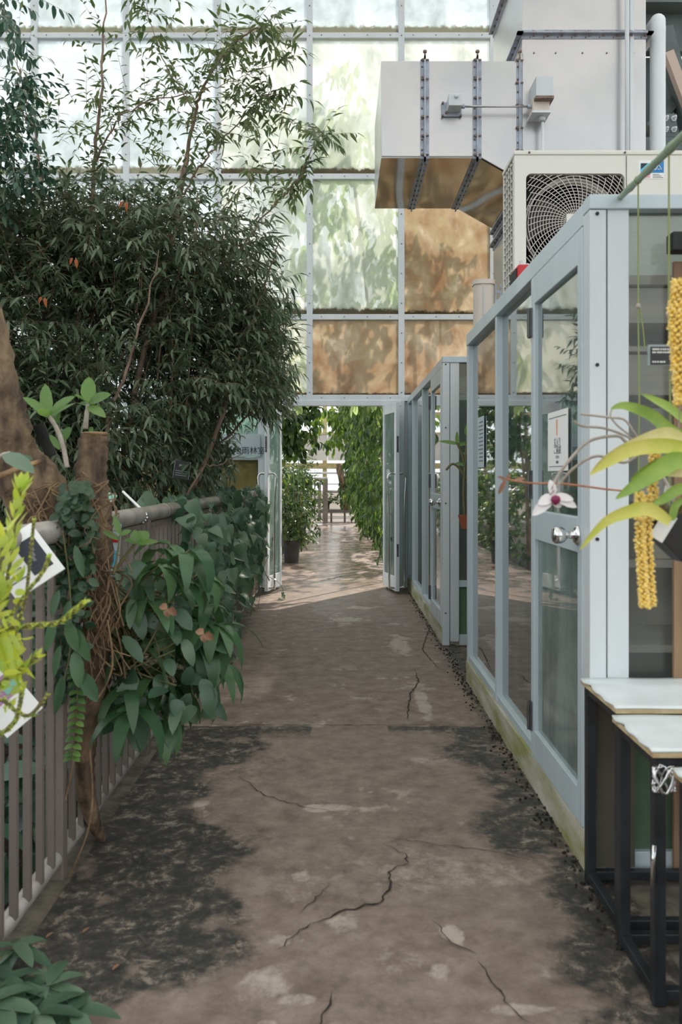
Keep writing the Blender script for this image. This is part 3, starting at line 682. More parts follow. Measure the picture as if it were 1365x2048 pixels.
# steelwork at the top right corner
st = thing('steel_truss', 'grey green roof truss with a bolted gusset plate at top right', 'truss')
Yq = 7.6
mb = MB(); mb.box(2.55, 4.2, Yq, Yq+.25, PZ(4, Yq), PZ(4, Yq)+.35); mb.box(2.6, 4.2, Yq+.2, Yq+.3, PZ(80, Yq), PZ(4, Yq)); mb.box(PX(1300, Yq)+.02, PX(1325, Yq)+.3, Yq+.32, Yq+.5, 2.236, PZ(80, Yq)); mb.build('girder', 'steel_green', st)
mb = MB(); a_, c_ = P(1328, 60, Yq+.1), P(1400, 340, Yq+.1); mb.tube([a_, c_], .09, 4); a_, c_ = P(1400, 150, Yq+.15), P(1300, 260, Yq+.15); mb.tube([a_, c_], .07, 4); mb.build('brace', 'steel_green', st)
mb = MB(); mb.tube([P(1337, 106, Yq-.05), P(1385, 235, Yq-.05)], .055, 4); mb.build('flat_brace', 'beam_pink', st)
MB().box(PX(1314, Yq-.05), PX(1352, Yq-.05), Yq-.08, Yq-.06, PZ(281, Yq), PZ(235, Yq)).build('gusset_plate', 'steel_green', st, bevel=.003)
mb = MB()
for px_ in (1325, 1341):
    for py_ in (245, 267): mb.lathe([(.026, 0), (.026, .01), (.016, .012), (.016, .04), (.009, .042), (.009, .06)], (PX(px_, Yq), Yq-.08, PZ(py_, Yq)), 6, Matrix.Rotation(R(90), 3, 'X'))
mb.build('bolt', 'alu_white', st)
MB().box(2.7, 4.2, Yq-.1, Yq+.3, 2.236, PZ(283, Yq)).build('pedestal', 'steel_green', st)

# the air conditioning outdoor unit on the near booth's roof
ac = thing('air_conditioner', 'cream outdoor air-conditioning unit on the near booth roof', 'air conditioner')
YA = 4.72; x0 = PX(1030, YA); x1 = x0+1.02; zt, zb = PZ(301, YA), 2.25; dp = .34
ox0, ox1, oz0, oz1 = PX(1053, YA), PX(1250, YA), 2.44, PZ(347, YA)
mb = MB()   # front sheet with its rounded-square opening
def rrect(a, b_, c, d, r, n=6):
    out = []
    for cx_, cz_, s_ in ((b_-r, d-r, 0), (a+r, d-r, 90), (a+r, c+r, 180), (b_-r, c+r, 270)):
        for k in range(n+1): t = R(s_+90*k/n); out.append((cx_+r*math.cos(t), cz_+r*math.sin(t)))
    return out
inn = rrect(ox0, ox1, oz0, oz1, .03); out_ = rrect(x0, x1, zb+.03, zt-.026, .004); n = len(inn)
mb.add([(u, YA, v) for u, v in out_]+[(u, YA, v) for u, v in inn]+[(u, YA+.03, v) for u, v in inn], [(i, (i+1) % n, n+(i+1) % n, n+i) for i in range(n)]+[(n+i, n+(i+1) % n, 2*n+(i+1) % n, 2*n+i) for i in range(n)])
mb.build('front_sheet', 'ac_cream', ac)
mb = MB(); mb.box(x0-.004, x1+.004, YA-.006, YA+dp, zt-.025, zt); mb.box(x1-.02, x1, YA+.001, YA+dp, zb+.03, zt); mb.box(x0, x1, YA+dp-.02, YA+dp, zb+.03, zt); mb.box(x0, x1, YA+.001, YA+dp, zb+.03, zb+.06); mb.box(x0, x0+.01, YA+.001, YA+.045, zb+.03, zt); mb.build('casing', 'ac_cream', ac, bevel=.006)
MB().box(x0+.03, x0+.04, YA+.05, YA+dp-.02, zb+.06, zt-.03).build('coil', 'dark', ac)
mb = MB()
for y in np.linspace(YA+.06, YA+dp-.03, 5): mb.box(x0, x0+.008, y-.004, y+.004, zb+.05, zt-.03)
for z in np.linspace(zb+.08, zt-.05, 17): mb.box(x0, x0+.008, YA+.045, YA+dp-.02, z-.004, z+.004)
mb.build('side_grille', 'ac_cream', ac)
MB().box(ox0-.01, ox1+.01, YA+.16, YA+.17, oz0-.01, oz1+.01).build('fan_recess', 'dark', ac)
cx0, cz0 = (ox0+ox1)/2, (oz0+oz1)/2
fb = MB()
for k in range(3):
    a = R(120*k+20); vs = []
    for i in range(7):
        rr0 = .05+.20*i/6
        for t in (-.55, -.2, .2, .55): aa = a+t+.5*i/6; vs.append((cx0+rr0*math.cos(aa), YA+.11+.05*t, cz0+rr0*math.sin(aa)))
    fb.add(vs, [(i*4+j, i*4+j+1, i*4+j+5, i*4+j+4) for i in range(6) for j in range(3)])
fb.lathe([(.07, 0), (.07, .05)], (cx0, YA+.14, cz0), 20, Matrix.Rotation(R(90), 3, 'X')); fb.build('fan', 'pot_grey', ac, smooth=True)
fb = MB(); fb.lathe([(.262, 0), (.262, .1), (.268, .1), (.268, 0)], (cx0, YA+.15, cz0), 40, Matrix.Rotation(R(90), 3, 'X'))
fb.build('fan_shroud', 'ac_cream', ac, smooth=True)
sh_ = MB(); K = 48; ring = [(cx0+.262*math.cos(2*PI*k/K), cz0+.262*math.sin(2*PI*k/K)) for k in range(K)]
gr = MB()
def inside(x, z): return ox0+.004 < x < ox1-.004 and oz0+.004 < z < oz1-.004
def arcs(path):
    run = []
    for p in path+[None]:
        if p is not None and inside(p[0], p[2]): run.append(p)
        else:
            if len(run) > 1: gr.tube(run, .0023, 4, cap=False)
            run = []
for k in range(19):
    rr0 = .06+.0168*k; arcs([(cx0+rr0*math.cos(t), YA+.006, cz0+rr0*math.sin(t)) for t in np.linspace(0, 2*PI, 73)])
for k in range(44):
    a = 2*PI*k/44; arcs([(cx0+q_*math.cos(a+1.6*(q_-.05)), YA+.002, cz0+q_*math.sin(a+1.6*(q_-.05))) for q_ in np.linspace(.05, .38, 18)])
gr.build('fan_guard', 'wire', ac)
MB().box(cx0-.05, cx0+.05, YA-.004, YA+.004, cz0-.05, cz0+.05).build('guard_badge', 'ac_cream', ac, bevel=.004)
mb = MB(); mb.box(PX(1253, YA), PX(1253, YA)+.003, YA-.003, YA+.01, zb+.03, zt-.03); mb.build('panel_gap', 'hinge', ac)
mb = MB()
for xx in (x0+.08, ox1+.0, x1-.05): mb.lathe([(.006, 0), (.006, .005)], (xx, YA-.006, zt-.014), 8, Matrix.Rotation(R(90), 3, 'X'))
mb.build('screw', 'hinge', ac)
mb = MB(); mb.box(x0+.1, x0+.16, YA+.02, YA+dp-.02, 2.212, zb+.03); mb.box(x1-.16, x1-.1, YA+.02, YA+dp-.02, 2.212, zb+.03); mb.build('foot', 'hinge', ac)
lx0, lx1, lz0, lz1 = PX(1278, YA), PX(1329, YA), PZ(358, YA), PZ(321, YA)
ll_ = MB().box(lx0, lx1, YA-.002, YA, lz0, lz1).build('maker_label', 'paper', ac); wd = lx1-lx0; hh = lz1-lz0
MB().box(lx0+.01, lx0+wd*.48, YA-.003, YA-.002, lz0+hh*.33, lz0+hh*.84).build('label_field', 'cyan', ll_)
MB().box(lx0+wd*.5, lx1-.002, YA-.003, YA-.002, lz0+hh*.33, lz1-.002).build('label_field', 'blue', ll_)
MB().prism([(lx0+.012, lz0+hh*.84), (lx0+.05, lz0+hh*.84), (lx0+.012, lz0+hh*.5)], YA-.0038, YA-.003, lambda u, v, w_: (u, w_, v)).build('label_triangle', 'ink_dark', ll_)
mb = MB(); mb.tube([(lx0+wd*(.52+.4*t), YA-.004, lz0+hh*(.5+.25*q_)) for t, q_ in ((0, 0), (.35, 0), (.6, .9), (.7, .9), (.95, .05), (.55, .05))], .0028, 4); mb.build('label_mark', 'paper', ll_)
MB().box(lx0+.012, lx0+wd*.45, YA-.003, YA-.002, lz0+hh*.06, lz0+hh*.28).build('label_field', 'pink', ll_)
mb = MB()
for k in range(3): mb.box(lx0+wd*.55, lx1-.006-.01*k, YA-.003, YA-.002, lz0+hh*(.06+.08*k), lz0+hh*(.09+.08*k))
mb.build('label_print', 'ink', ll_)

rb = thing('red_fixture', 'small red clamp block on the near booth roof edge beside the air unit', 'fixture')
a_ = P(1041, 540, 4.1)
MB().box(.835, .93, 3.98, 4.16, 2.21, 2.30).build('body', 'red', rb, bevel=.01)
MB().box(.83, .836, 4.0, 4.14, 2.235, 2.285).build('side_plate', 'dark', rb)
mb = MB(); mb.tube([(.86, 4.02, 2.3), (.86, 4.02, 2.325)], .01, 8); mb.tube([(.9, 4.08, 2.3), (.9, 4.08, 2.325)], .01, 8); mb.build('bolt', 'alu_grey', rb)
bb = thing('cable_box', 'beige cable cover with a rounded cap on the far booth roof', 'cable box')
MB().prism(rrect(PX(949, 6.75), PX(988, 6.75), 6.7, 6.85, .05), 2.236, PZ(570, 6.75), lambda u, v, w_: (u, v, w_)).build('body', 'beige_box', bb)
MB().prism(rrect(PX(947, 6.75), PX(990, 6.75), 6.69, 6.86, .05), PZ(570, 6.75), PZ(561, 6.75), lambda u, v, w_: (u, v, w_)).build('cap', 'beige_box', bb)
MB().tube([(PX(968, 6.7), 6.698, 2.25), (PX(968, 6.7), 6.698, PZ(572, 6.7))], .006, 6).build('seam', 'alu_grey', bb)
mb = MB(); x0_ = PX(988, 6.75)+.01
for a, c in ((0, .012), (.04, .052)): mb.box(x0_+a, x0_+c, 6.75, 6.76, 2.236, PZ(568, 6.75))
for z in np.arange(2.24, PZ(572, 6.75), .075): mb.box(x0_, x0_+.052, 6.749, 6.761, z, z+.02)
tag(mb.build('slotted_strip', 'flange'), 'slotted blue-grey steel strip beside the beige cable box', 'steel strip')

# ================================================================== TABLES AT THE RIGHT
def table(y0, y1, X, H, W, label, top_lift=0):
    t = thing('metal_table', label, 'table'); s_ = .03
    for (x, y) in ((X, y0), (X, y1-s_), (X+W-s_, y0), (X+W-s_, y1-s_)):
        MB().box(x, x+s_, y, y+s_, 0, H-.02).build('leg', 'black_metal', t, bevel=.003)
    mb = MB()
    for z0, nm_ in ((.012, 'lower_frame'), (H-.045, 'upper_frame')):
        mb = MB()
        mb.box(X+.002, X+s_-.002, y0+s_, y1-s_, z0, z0+.028); mb.box(X+W-s_+.002, X+W-.002, y0+s_, y1-s_, z0, z0+.028)
        mb.box(X+s_, X+W-s_, y0+.002, y0+s_-.002, z0, z0+.028); mb.box(X+s_, X+W-s_, y1-s_+.002, y1-.002, z0, z0+.028)
        mb.build(nm_, 'black_metal', t, bevel=.002)
    MB().box(X-.008, X+W, y0-.012, y1+.012, H-.018, H-.004).build('tray', 'plywood', t)
    # the white cover: a thin sheet that buckles a little
    nx_, ny_ = 30, 12; V = []
    for k in (0, 1):
        for j in range(ny_+1):
            for i in range(nx_+1):
                x = X-.012+(W+.012)*i/nx_; y = y0-.015+(y1-y0+.03)*j/ny_
                V.append((x+(.004*math.sin(j*1.7) if i == 0 else 0), y, H-.004+k*.004+.005*math.exp(-((j-8)/1.1)**2)+.003*math.sin(i*.5+j)*(.3)))
    n_ = (nx_+1)*(ny_+1); f_ = []
    for j in range(ny_):
        for i in range(nx_):
            a = j*(nx_+1)+i; f_.append((a+n_, a+1+n_, a+nx_+2+n_, a+nx_+1+n_)); f_.append((a, a+nx_+1, a+nx_+2, a+1))
    for i in range(nx_): a = i; f_.append((a, a+1, a+1+n_, a+n_)); a = ny_*(nx_+1)+i; f_.append((a+1, a, a+n_, a+1+n_))
    for j in range(ny_): a = j*(nx_+1); f_.append((a, a+n_, a+nx_+1+n_, a+nx_+1))
    MB().add(V, f_).build('top_cover', 'white_board', t, smooth=True)
    return t
table(2.415, 2.745, .79, .650, .62, 'black steel frame table with a white top against the booth corner')
table(2.085, 2.37, .772, .634, .62, 'black steel frame table with white top and plywood edge, in front')
table(1.70, 1.98, .79, .620, .62, 'black steel frame table of which only one leg shows at the edge')
tag(MB().box(.80, .955, 2.7465, 2.7525, .04, .60).build('shade_board', 'shade_olive', bevel=.001), 'added dark olive board standing in for the shade behind the rear table at the booth corner', 'board')  # added dark sheet: stands in for the shade on the lower corner post
cl = thing('wire_tie', 'silver metal tie twisted around the front table leg', 'wire tie')
mb = MB(); c = Vector((.79, 2.08, .565))
for k in range(7):
    a0 = U(0, 6); pts = [c+Vector((.022*math.cos(a0+t)*1.1+U(-.004, .004), -.012+.016*math.sin(a0+t), .03*math.sin(t*1.7+k)+U(-.004, .004))) for t in np.linspace(0, 4.5, 14)]
    mb.tube(pts, .0032, 5)
mb.build('wire', 'chrome', cl, smooth=True)
mb = MB(); mb.tube([(.768, 2.08, .30), (.766, 2.078, .36), (.77, 2.08, .40)], .006, 6); mb.build('tag_end', 'chrome', cl, smooth=True)
wp = thing('wooden_post', 'brown square wooden post standing in front of the near booth glass', 'post')
MB().box(1.083, 1.135, 2.752, 2.769, -.005, 2.0).build('shaft', 'wood_post', wp, bevel=.002)
lp = thing('clip_lamp', 'white cone lamp on a black arm at the right edge above the post', 'lamp')
MB().box(1.06, 1.2, 2.70, 2.76, PZ(500, 2.7), PZ(462, 2.7)).build('bracket', 'dark', lp, bevel=.004)
MB().lathe([(.012, .14), (.02, .12), (.03, .05), (.055, 0), (.052, 0), (.03, .045)], (1.145, 2.62, PZ(508, 2.62)), 20).build('shade', 'alu_white', lp, smooth=True)

# ================================================================== THE RAILING ON THE LEFT
XR_ = -.925
rl = thing('railing', 'taupe steel railing with round top rail along the path', 'railing')
ZRL, ZRB = 1.125, .062
MB().tube([(XR_, .2, ZRL), (XR_, 9.95, ZRL)], .038, 18).build('top_rail', 'rail_steel', rl, smooth=True)
MB().tube([(XR_, .2, ZRB), (XR_, 9.85, ZRB)], .026, 16).build('bottom_rail', 'rail_steel', rl, smooth=True)
MB().box(XR_-.012, XR_+.012, .2, 9.9, 1.06, 1.085).build('upper_flat', 'rail_paint', rl)
bal = None
for k in range(79):
    y = 1.85+k*.103
    if k % 12 == 9: continue
    if bal is None: bal = MB().box(-.005, .016, -.011, .011, 0, 1.0).build('baluster', 'rail_paint', rl, bevel=.002); o = bal
    else: o = bal.copy(); COL.objects.link(o); o.parent = rl
    o.location = (XR_+.012, y, ZRB+.01)
for k in range(7):
    y = 1.85+(9+12*(k-0))*.103-1.236*0
    if y > 9.9: break
    MB().box(XR_-.03, XR_+.028, y-.025, y+.025, -.2, 1.10).build('post', 'rail_paint', rl, bevel=.004)
MB().tube([(XR_, PX(1, 1)*0+4.43, ZRL), (XR_, 4.48, ZRL)], .0405, 18).build('coupling', 'rail_steel', rl, smooth=True)

# plastic label stick and bead tie on the top rail
ls = thing('label_stick', 'white plastic plant label stick leaning on the top rail', 'label')
MB().tube([P(246, 983, 4.0), P(293, 1028, 3.9)], .006, 6).build('stick', 'paper', ls)
bt = thing('bead_tie', 'clear beaded cable tie hanging from the white label stick', 'tie')
mb = MB()
for px_, py_ in ((293, 1030), (294, 1036), (291, 1041), (286, 1045)): mb.lathe([(.001, -.008), (.006, -.005), (.008, 0), (.006, .005), (.001, .008)], P(px_, py_, 3.9), 10)
mb.build('bead', 'chrome', bt, smooth=True)

# signs on the railing
def board(name, label, c, w_, h_, rot, m_, th=.006, cat='sign'):
    s_ = thing(name, label, cat); s_.matrix_world = Matrix.Translation(c) @ rot.to_4x4()
    MB().box(-w_/2, w_/2, -th/2, th/2, -h_/2, h_/2).build('board', m_, s_, bevel=.001); return s_
rot1 = Matrix.Rotation(R(-26), 3, 'Y') @ Matrix.Rotation(R(38), 3, 'X')
s1 = board('plant_sign', 'tilted white plant sign with a black photo field among yellow stems', P(48, 1122, 2.35), .15, .17, Matrix.Rotation(R(28), 3, 'Z') @ Matrix.Rotation(R(-32), 3, 'Y') @ Matrix.Rotation(R(-30), 3, 'X'), 'paper')
MB().box(-.0, .058, -.0045, -.003, -.055, .05).build('photo_field', 'ink_dark', s1)
mb = MB()
for k in range(7): mb.box(-.065, -.012-U(0, .02), -.0045, -.003, .045-k*.015, .049-k*.015)
for k in range(4): mb.box(.02+.006*k, .028+.006*k, -.0055, -.0045, -.02+.014*k, -.005+.014*k)
mb.build('print', 'ink', s1)
MB().box(-.01, .01, .003, .03, -.02, .02).build('bracket', 'alu_grey', s1)
s2 = board('plant_sign', 'white and mauve plant sign low at the left edge of the picture', P(14, 1402, 2.2), .11, .15, Matrix.Rotation(R(25), 3, 'Z') @ Matrix.Rotation(R(-38), 3, 'Y') @ Matrix.Rotation(R(-25), 3, 'X'), 'paper')
MB().box(-.05, .05, -.0045, -.003, .0, .06).build('colour_field', 'sign_mauve', s2); MB().box(.01, .045, -.0055, -.0045, .01, .035).build('photo_field', 'sign_teal', s2)
s3 = board('plant_sign', 'small green plant sign behind the broken stump', P(214, 995, 3.75), .075, .055, Matrix.Rotation(R(20), 3, 'Y') @ Matrix.Rotation(R(-35), 3, 'X'), 'sign_teal')
MB().box(-.03, .03, -.0045, -.003, -.02, -.012).build('print', 'paper', s3)
MB().box(-.004, .004, .003, .008, -.55, .0).build('stake', 'alu_grey', s3)
s4 = board('plant_sign', 'narrow upright pale blue sign with red print on the railing post', P(224, 1100, 3.25), .06, .20, Matrix.Rotation(R(4), 3, 'Y'), 'sign_pale')
MB().box(-.015, .022, -.0045, -.003, .03, .05).build('print', 'red', s4); MB().box(-.02, .02, -.0045, -.003, -.07, .0).build('photo_field', 'cyan', s4)
s5 = board('plant_label', 'black plant label leaning behind the driftwood fork', P(90, 880, 2.95), .04, .12, Matrix.Rotation(R(-22), 3, 'Y'), 'black_plastic', cat='label')
s6 = board('plant_label', 'small black name label hanging in the big shrub', P(364, 940, 5.6), .11, .12, Matrix.Rotation(R(8), 3, 'Y'), 'black_plastic', cat='label')
mb = MB(); mb.box(-.02, .02, -.0045, -.003, .02, .035)
for k in range(3): mb.box(-.04, .04, -.0045, -.003, -.01-.014*k, -.006-.014*k)
mb.box(-.053, -.050, -.0045, -.003, -.058, .058); mb.box(.050, .053, -.0045, -.003, -.058, .058); mb.build('print', 'label_edge', s6)

# ================================================================== PLANTS
# ---------------- the big willow-leaved shrub behind the railing
tr = thing('willow_leaved_shrub', 'huge dark narrow-leaved shrub filling the left side behind the railing', 'shrub')
base = Vector((-1.75, 6.3, -.16))
br = MB(); lb = LB(); tw = MB(); lt = LB()
stems = [
    [base, P(250, 880, 6.0), P(330, 560, 6.0), P(360, 400, 6.0), P(385, 250, 6.0), P(410, 170, 5.9), P(470, 85, 5.8), P(540, 45, 5.7)],
    [base, P(130, 900, 5.9), P(165, 560, 5.8), P(190, 330, 5.8), P(205, 150, 5.8), P(212, -30, 5.8)],
    [base, P(420, 900, 6.2), P(460, 760, 6.2), P(520, 600, 6.2), P(560, 480, 6.2)],
    [base, P(210, 900, 5.4), P(245, 760, 5.3), P(290, 620, 5.3), P(320, 500, 5.3)],
    [base, P(60, 850, 6.4), P(90, 600, 6.4), P(80, 340, 6.4), P(58, 220, 6.4), P(30, 110, 6.4)],
    [P(330, 560, 6.0), P(345, 430, 6.1), P(385, 235, 6.1), P(330, 130, 6.1), P(298, 40, 6.1), P(280, -40, 6.1)],
    [P(190, 330, 5.8), P(230, 245, 5.7), P(290, 207, 5.7), P(380, 187, 5.6), P(470, 160, 5.6), P(590, 112, 5.6)],
    [P(365, 390, 6.0), P(410, 320, 5.9), P(450, 275, 5.9), P(520, 200, 5.8), P(552, 186, 5.8)],
    [P(390, 570, 6.2), P(470, 510, 6.2), P(530, 430, 6.2), P(590, 365, 6.2), P(620, 310, 6.2), P(642, 262, 6.2)],
    [P(460, 650, 6.2), P(520, 610, 6.2), P(580, 596, 6.2), P(632, 590, 6.2)],
    [base, P(330, 980, 6.6), P(450, 880, 6.9), P(520, 800, 7.1), P(560, 740, 7.2)],
    [base, P(380, 980, 5.8), P(440, 930, 6.2), P(490, 905, 6.5)],
    [P(330, 560, 6.0), P(380, 520, 6.5), P(460, 400, 6.8), P(520, 340, 6.8)],
    [P(60, 850, 6.4), P(10, 600, 6.0), P(-30, 400, 5.9), P(-10, 200, 5.9)],
]
rads = [.024, .026, .022, .018, .02, .008, .007, .008, .010, .004, .018, .012, .009, .014]
paths = []
for s_, r_ in zip(stems, rads):
    pts, rr0 = spline(s_, 8, [r_*(1-.85*i/(len(s_)-1)) for i in range(len(s_))])
    pts = [p+rv(.006) for p in pts]; br.tube(pts, rr0, 8); paths.append(pts)
# the leafy mass: ellipsoid lobes in the bed
lobes = [((-1.75, 6.2, 2.1), (1.15, 1.2, 1.3), 1500), ((-.95, 6.6, 2.05), (.62, .8, .95), 560), ((-2.5, 5.9, 2.2), (1.0, 1.1, 1.15), 1150), ((-1.6, 6.0, 2.95), (1.2, .9, .42), 560), ((-2.3, 5.6, 1.6), (.8, .8, .9), 420),
         ((-1.35, 6.4, 2.75), (.85, .8, .72), 420), ((-.85, 7.3, 2.2), (.62, .8, .75), 260), ((-1.9, 5.4, 1.5), (.8, .6, .7), 330), ((-1.05, 7.5, 1.65), (.35, .7, .45), 200),
         ((-2.2, 6.2, 2.9), (.9, .8, .4), 240)]
for c, rr0, n in lobes:
    c = Vector(c)
    for k in range(n):
        d = rdir(); q = U(.3, 1)**.5
        p = c+Vector((d.x*rr0[0], d.y*rr0[1], d.z*rr0[2]))*q
        if p.x > -.42 or p.z < .75 or (p.z < 1.85 and p.x > -.98): continue
        od = (d*.8+Vector((.25, -.35, .25))+rdir()*.7)
        L = U(.22, .42); twig(lb, tw, p-od.normalized()*L*.6, od, L, int(U(8, 12)), U(.085, .125), U(.02, .027), .4, .5, .0024)
# longer arching sprays at the outline
for k in range(90):
    c = Vector((U(-1.0, -.75), U(6.2, 7.8), U(1.95, 2.9))); d = Vector((U(.4, 1), U(-.3, .2), U(-.1, .5)))
    twig(lb, tw, c, d, U(.35, .5), 15, .12, .024, .5, .8, .003, .7)
for pts, s_ in zip(paths, stems):
    for p in pts:
        py = CY-(p.z-EYE)*F/p.y
        if py < 420:
            for q in range(2):
                if U(0, 1) < .5: twig(lt, tw, p+rv(.02), rdir()+Vector((0, 0, .5)), U(.14, .34), int(U(5, 9)), U(.06, .10), U(.02, .028), .4, .3, .002, .15)
for i in (5, 7, 8, 0, 12):
    pts = paths[i]
    for p in pts[-14::2]:
        for q in range(2): twig(lt, tw, p, rdir()+Vector((.1, 0, .3)), U(.2, .34), 8, .10, .026, .45, .5, .002, .2)
c = P(385, 250, 5.5)
for k in range(34):      # loose crown above the mass
    p = P(U(70, 560), U(170, 380), U(5.6, 6.4)); twig(lt, tw, p, rdir()+Vector((.1, 0, .7)), U(.2, .4), 10, .075, .018, .3, .3, .002, .1)
for k in range(15):      # thin stems showing on the outside of the mass
    x0_ = 40+k*24+U(-10, 10); a = P(x0_, U(700, 900), U(5.9, 6.2)); c = P(x0_+U(-20, 110), U(330, 560), U(5.6, 5.9)); m_ = (a+c)/2+Vector((U(-.1, .1), U(-.1, .15), 0))
    if c.x/c.y > -.1: continue
    br.tube(spline([a, m_, c], 5), [.008-.0055*i/10 for i in range(11)], 5)
br.build('stem', 'stem_brown', tr, smooth=True); tw.build('twig', 'stem_brown', tr)
lb.build('foliage', 'lf_main', tr); lt.build('upper_foliage', 'lf_top', tr)
# the neighbouring shrub at the left edge
t2 = thing('broadleaf_tree', 'dark small-leaved tree cut by the left edge above the shrub', 'tree')
lb = LB(); tw = MB(); mb = MB()
pp_, r_ = spline([(-2.9, 5.2, -.16), (-2.75, 5.2, 1.6), (-2.45, 5.3, 3.0), (-2.35, 5.3, 3.7), (-2.3, 5.2, 4.6)], 6, [.05, .045, .03, .02, .01]); mb.tube(pp_, r_, 8)
for k in range(170):
    p = P(U(-120, 62), U(150, 400), U(4.9, 5.6)); twig(lb, tw, p, rdir()+Vector((.2, 0, .3)), U(.15, .28), 9, .06, .024, .5, .6, .002)
for k in range(22):
    p = P(U(-60, 50), U(-30, 100), U(4.9, 5.3)); twig(lb, tw, p, rdir()+Vector((.2, 0, -.1)), U(.15, .25), 7, .075, .026, .5, .8, .002)
mb.build('trunk', 'stem_brown', t2, smooth=True); tw.build('twig', 'stem_brown', t2); lb.build('foliage', 'lf_dark', t2, 'oval')
# a dry orange leaf or two caught in the shrub
for px_, py_, Y_, l_ in ((152, 525, 4.9, 'orange dead leaf caught high in the big shrub'), (90, 603, 4.9, 'small orange dead leaf caught lower in the big shrub'), (252, 412, 5.0, 'small orange dead leaf near the top of the big shrub')):
    L_ = LB(); L_.leaf(P(px_, py_-8, Y_), (.1, 0, -1), (.2, -1, .3), .06, .022, .5, .5); L_.leaf(P(px_-7, py_-10, Y_), (-.5, 0, -1), (.2, -1, .3), .05, .018, .5, .5)
    L_.build('dead_leaf', 'dead_orange', None, 'lance', label=l_, cat='leaf')

# ---------------- undergrowth of the bed behind the railing
lb = LB()
for k in range(2600):
    p = Vector((U(-2.6, -1.06), U(1.4, 9.7), 0)); p.z = -.1+U(0, 1)**1.3*(.35+.55*min(1, (-.98-p.x)/.7)); 
    d = Vector((U(-1, 1), U(-1, .6), U(-.5, .7))); lb.leaf(p, d, Vector((0, -.3, 1))+rdir()*.4, U(.1, .2), U(.05, .09), U(.2, .9), .2)
lb.build('undergrowth', 'lf_dark', None, 'oval', kind='stuff', label='dark leafy undergrowth on the soil behind the railing', cat='undergrowth')

# ---------------- ivy over the railing
iv = thing('climbing_ivy', 'blue-green heart-leaved creeper spilling over the railing', 'ivy')
lb = LB(); mb = MB()
def ivyz(y): return 1.13
for k in range(860):
    y = 4.3+U(0, 1)**1.25*5.4; u = U(0, 1)
    top = 1.14 if y < 8.6 else 1.12
    low = np.interp(y, [4.3, 5.2, 6.5, 8, 9.7], [.35, .05, .12, .35, .45])
    z = low+(top+.07-low)*u**.7
    if y > 7.6 and u > .8 and U(0, 1) < .75: continue
    if U(0, 1) < .22: continue
    out = U(0, .15)*(1 if u < .9 else .6)+(.12*math.sin(min(1, max(0, (1-u)))*PI))*(.6 if y < 7 else .4)
    out *= np.interp(y, [4, 7.5, 9, 9.7], [1, 1, .5, .2])
    p = Vector((XR_+.03+out, y, z)); d = Vector((U(.1, 1), U(-1, .8), U(-1.2, .1)))
    if u > .85: p.x -= U(0, .22)
    lb.leaf(p, d, Vector((.5, -.7, .7))+rdir()*.75, (ls_ := U(.05, .14)), ls_*U(.75, .95), U(.2, 1.2), U(.05, .55))
for k in range(70):
    y = U(4.4, 9.6); a = Vector((XR_+.04, y, U(.3, 1.15))); mb.tube(spline([a, a+Vector((U(-.03, .12), U(-.2, .2), U(-.15, .1))), a+Vector((U(-.02, .14), U(-.4, .4), U(-.35, -.05)))], 5), .0035, 4)
for y, x in ((6.0, -.80), (9.2, -.66)):     # tendrils that reach over the path
    q = spline([(XR_, y, .3), (x, y-.1, .18), (x+.06, y-.12, .05), (x+.03, y-.25, .02)], 5); mb.tube(q, .003, 4)
    for p in q[4:]:
        if U(0, 1) < .7: lb.leaf(p, (U(-1, 1), U(-1, 1), -.3), (0, -.4, 1), .05, .04, .3, .2)
for k in range(60):   # last stretch hanging towards the door
    p = Vector((PX(512, 9.4)+U(-.1, .08), U(8.9, 9.5), U(.7, 1.2))); lb.leaf(p, (U(.2, 1), U(-1, .2), U(-1, .1)), Vector((.3, -1, .5))+rdir()*.4, U(.06, .1), U(.05, .09), .5, .2)
mb.build('vine_stem', 'stem_green', iv, smooth=True); lb.build('foliage', 'lf_ivy', iv, 'heart')
L_ = LB(); L_.leaf(P(478, 1020, 8.2), (.5, 0, -.5), (0, -1, .5), .09, .06, .4, .3)
L_.build('dead_leaf', 'litter', None, 'oval', label='orange withered leaf hanging in the creeper near the door', cat='leaf')

# ---------------- driftwood with epiphytes
dw = thing('driftwood_stump', 'forked weathered driftwood stump leaning on the railing', 'driftwood')
YT = 2.95
mb = MB()
def trunk(pl, n=18, wob=.12):
    pts, rr0 = spline([P(x, y, Y_) for x, y, Y_, r in pl], 7, [r for *_, r in pl]); mb.tube(pts, rr0, n, wob=wob)
trunk([(190, 868, 2.95, .046), (186, 900, 2.95, .050), (182, 960, 2.95, .056), (185, 1030, 2.95, .066), (185, 1100, 2.95, .068), (180, 1180, 2.95, .072), (178, 1260, 2.93, .072), (180, 1340, 2.92, .070),
       (172, 1420, 2.92, .058), (165, 1500, 2.93, .044), (170, 1570, 2.95, .034), (186, 1640, 3.0, .026), (205, 1680, 3.05, .014)])
mb.build('stump', 'bark', dw, smooth=True); mb = MB()
trunk([(-34, 580, 2.85, .03), (-20, 640, 2.85, .045), (-12, 740, 2.85, .072), (0, 830, 2.86, .085), (28, 920, 2.88, .09), (80, 1000, 2.92, .11), (125, 1090, 2.97, .105), (140, 1180, 3.0, .085), (140, 1280, 3.0, .06), (140, 1380, 3.02, .035), (130, 1430, 3.02, .01)])
mb.build('limb', 'bark', dw, smooth=True)
mb = MB(); mb.lathe([(.045, 0), (.048, .006), (.038, .010), (.02, -.004)], P(190, 870, 2.95), 14); mb.build('broken_top', 'bark_pale', dw)
mb = MB(); trunk([(-20, 960, 2.55, .009), (30, 940, 2.6, .009), (82, 922, 2.7, .007)], 8, .05); mb.build('side_branch', 'bark_pale', dw, smooth=True)
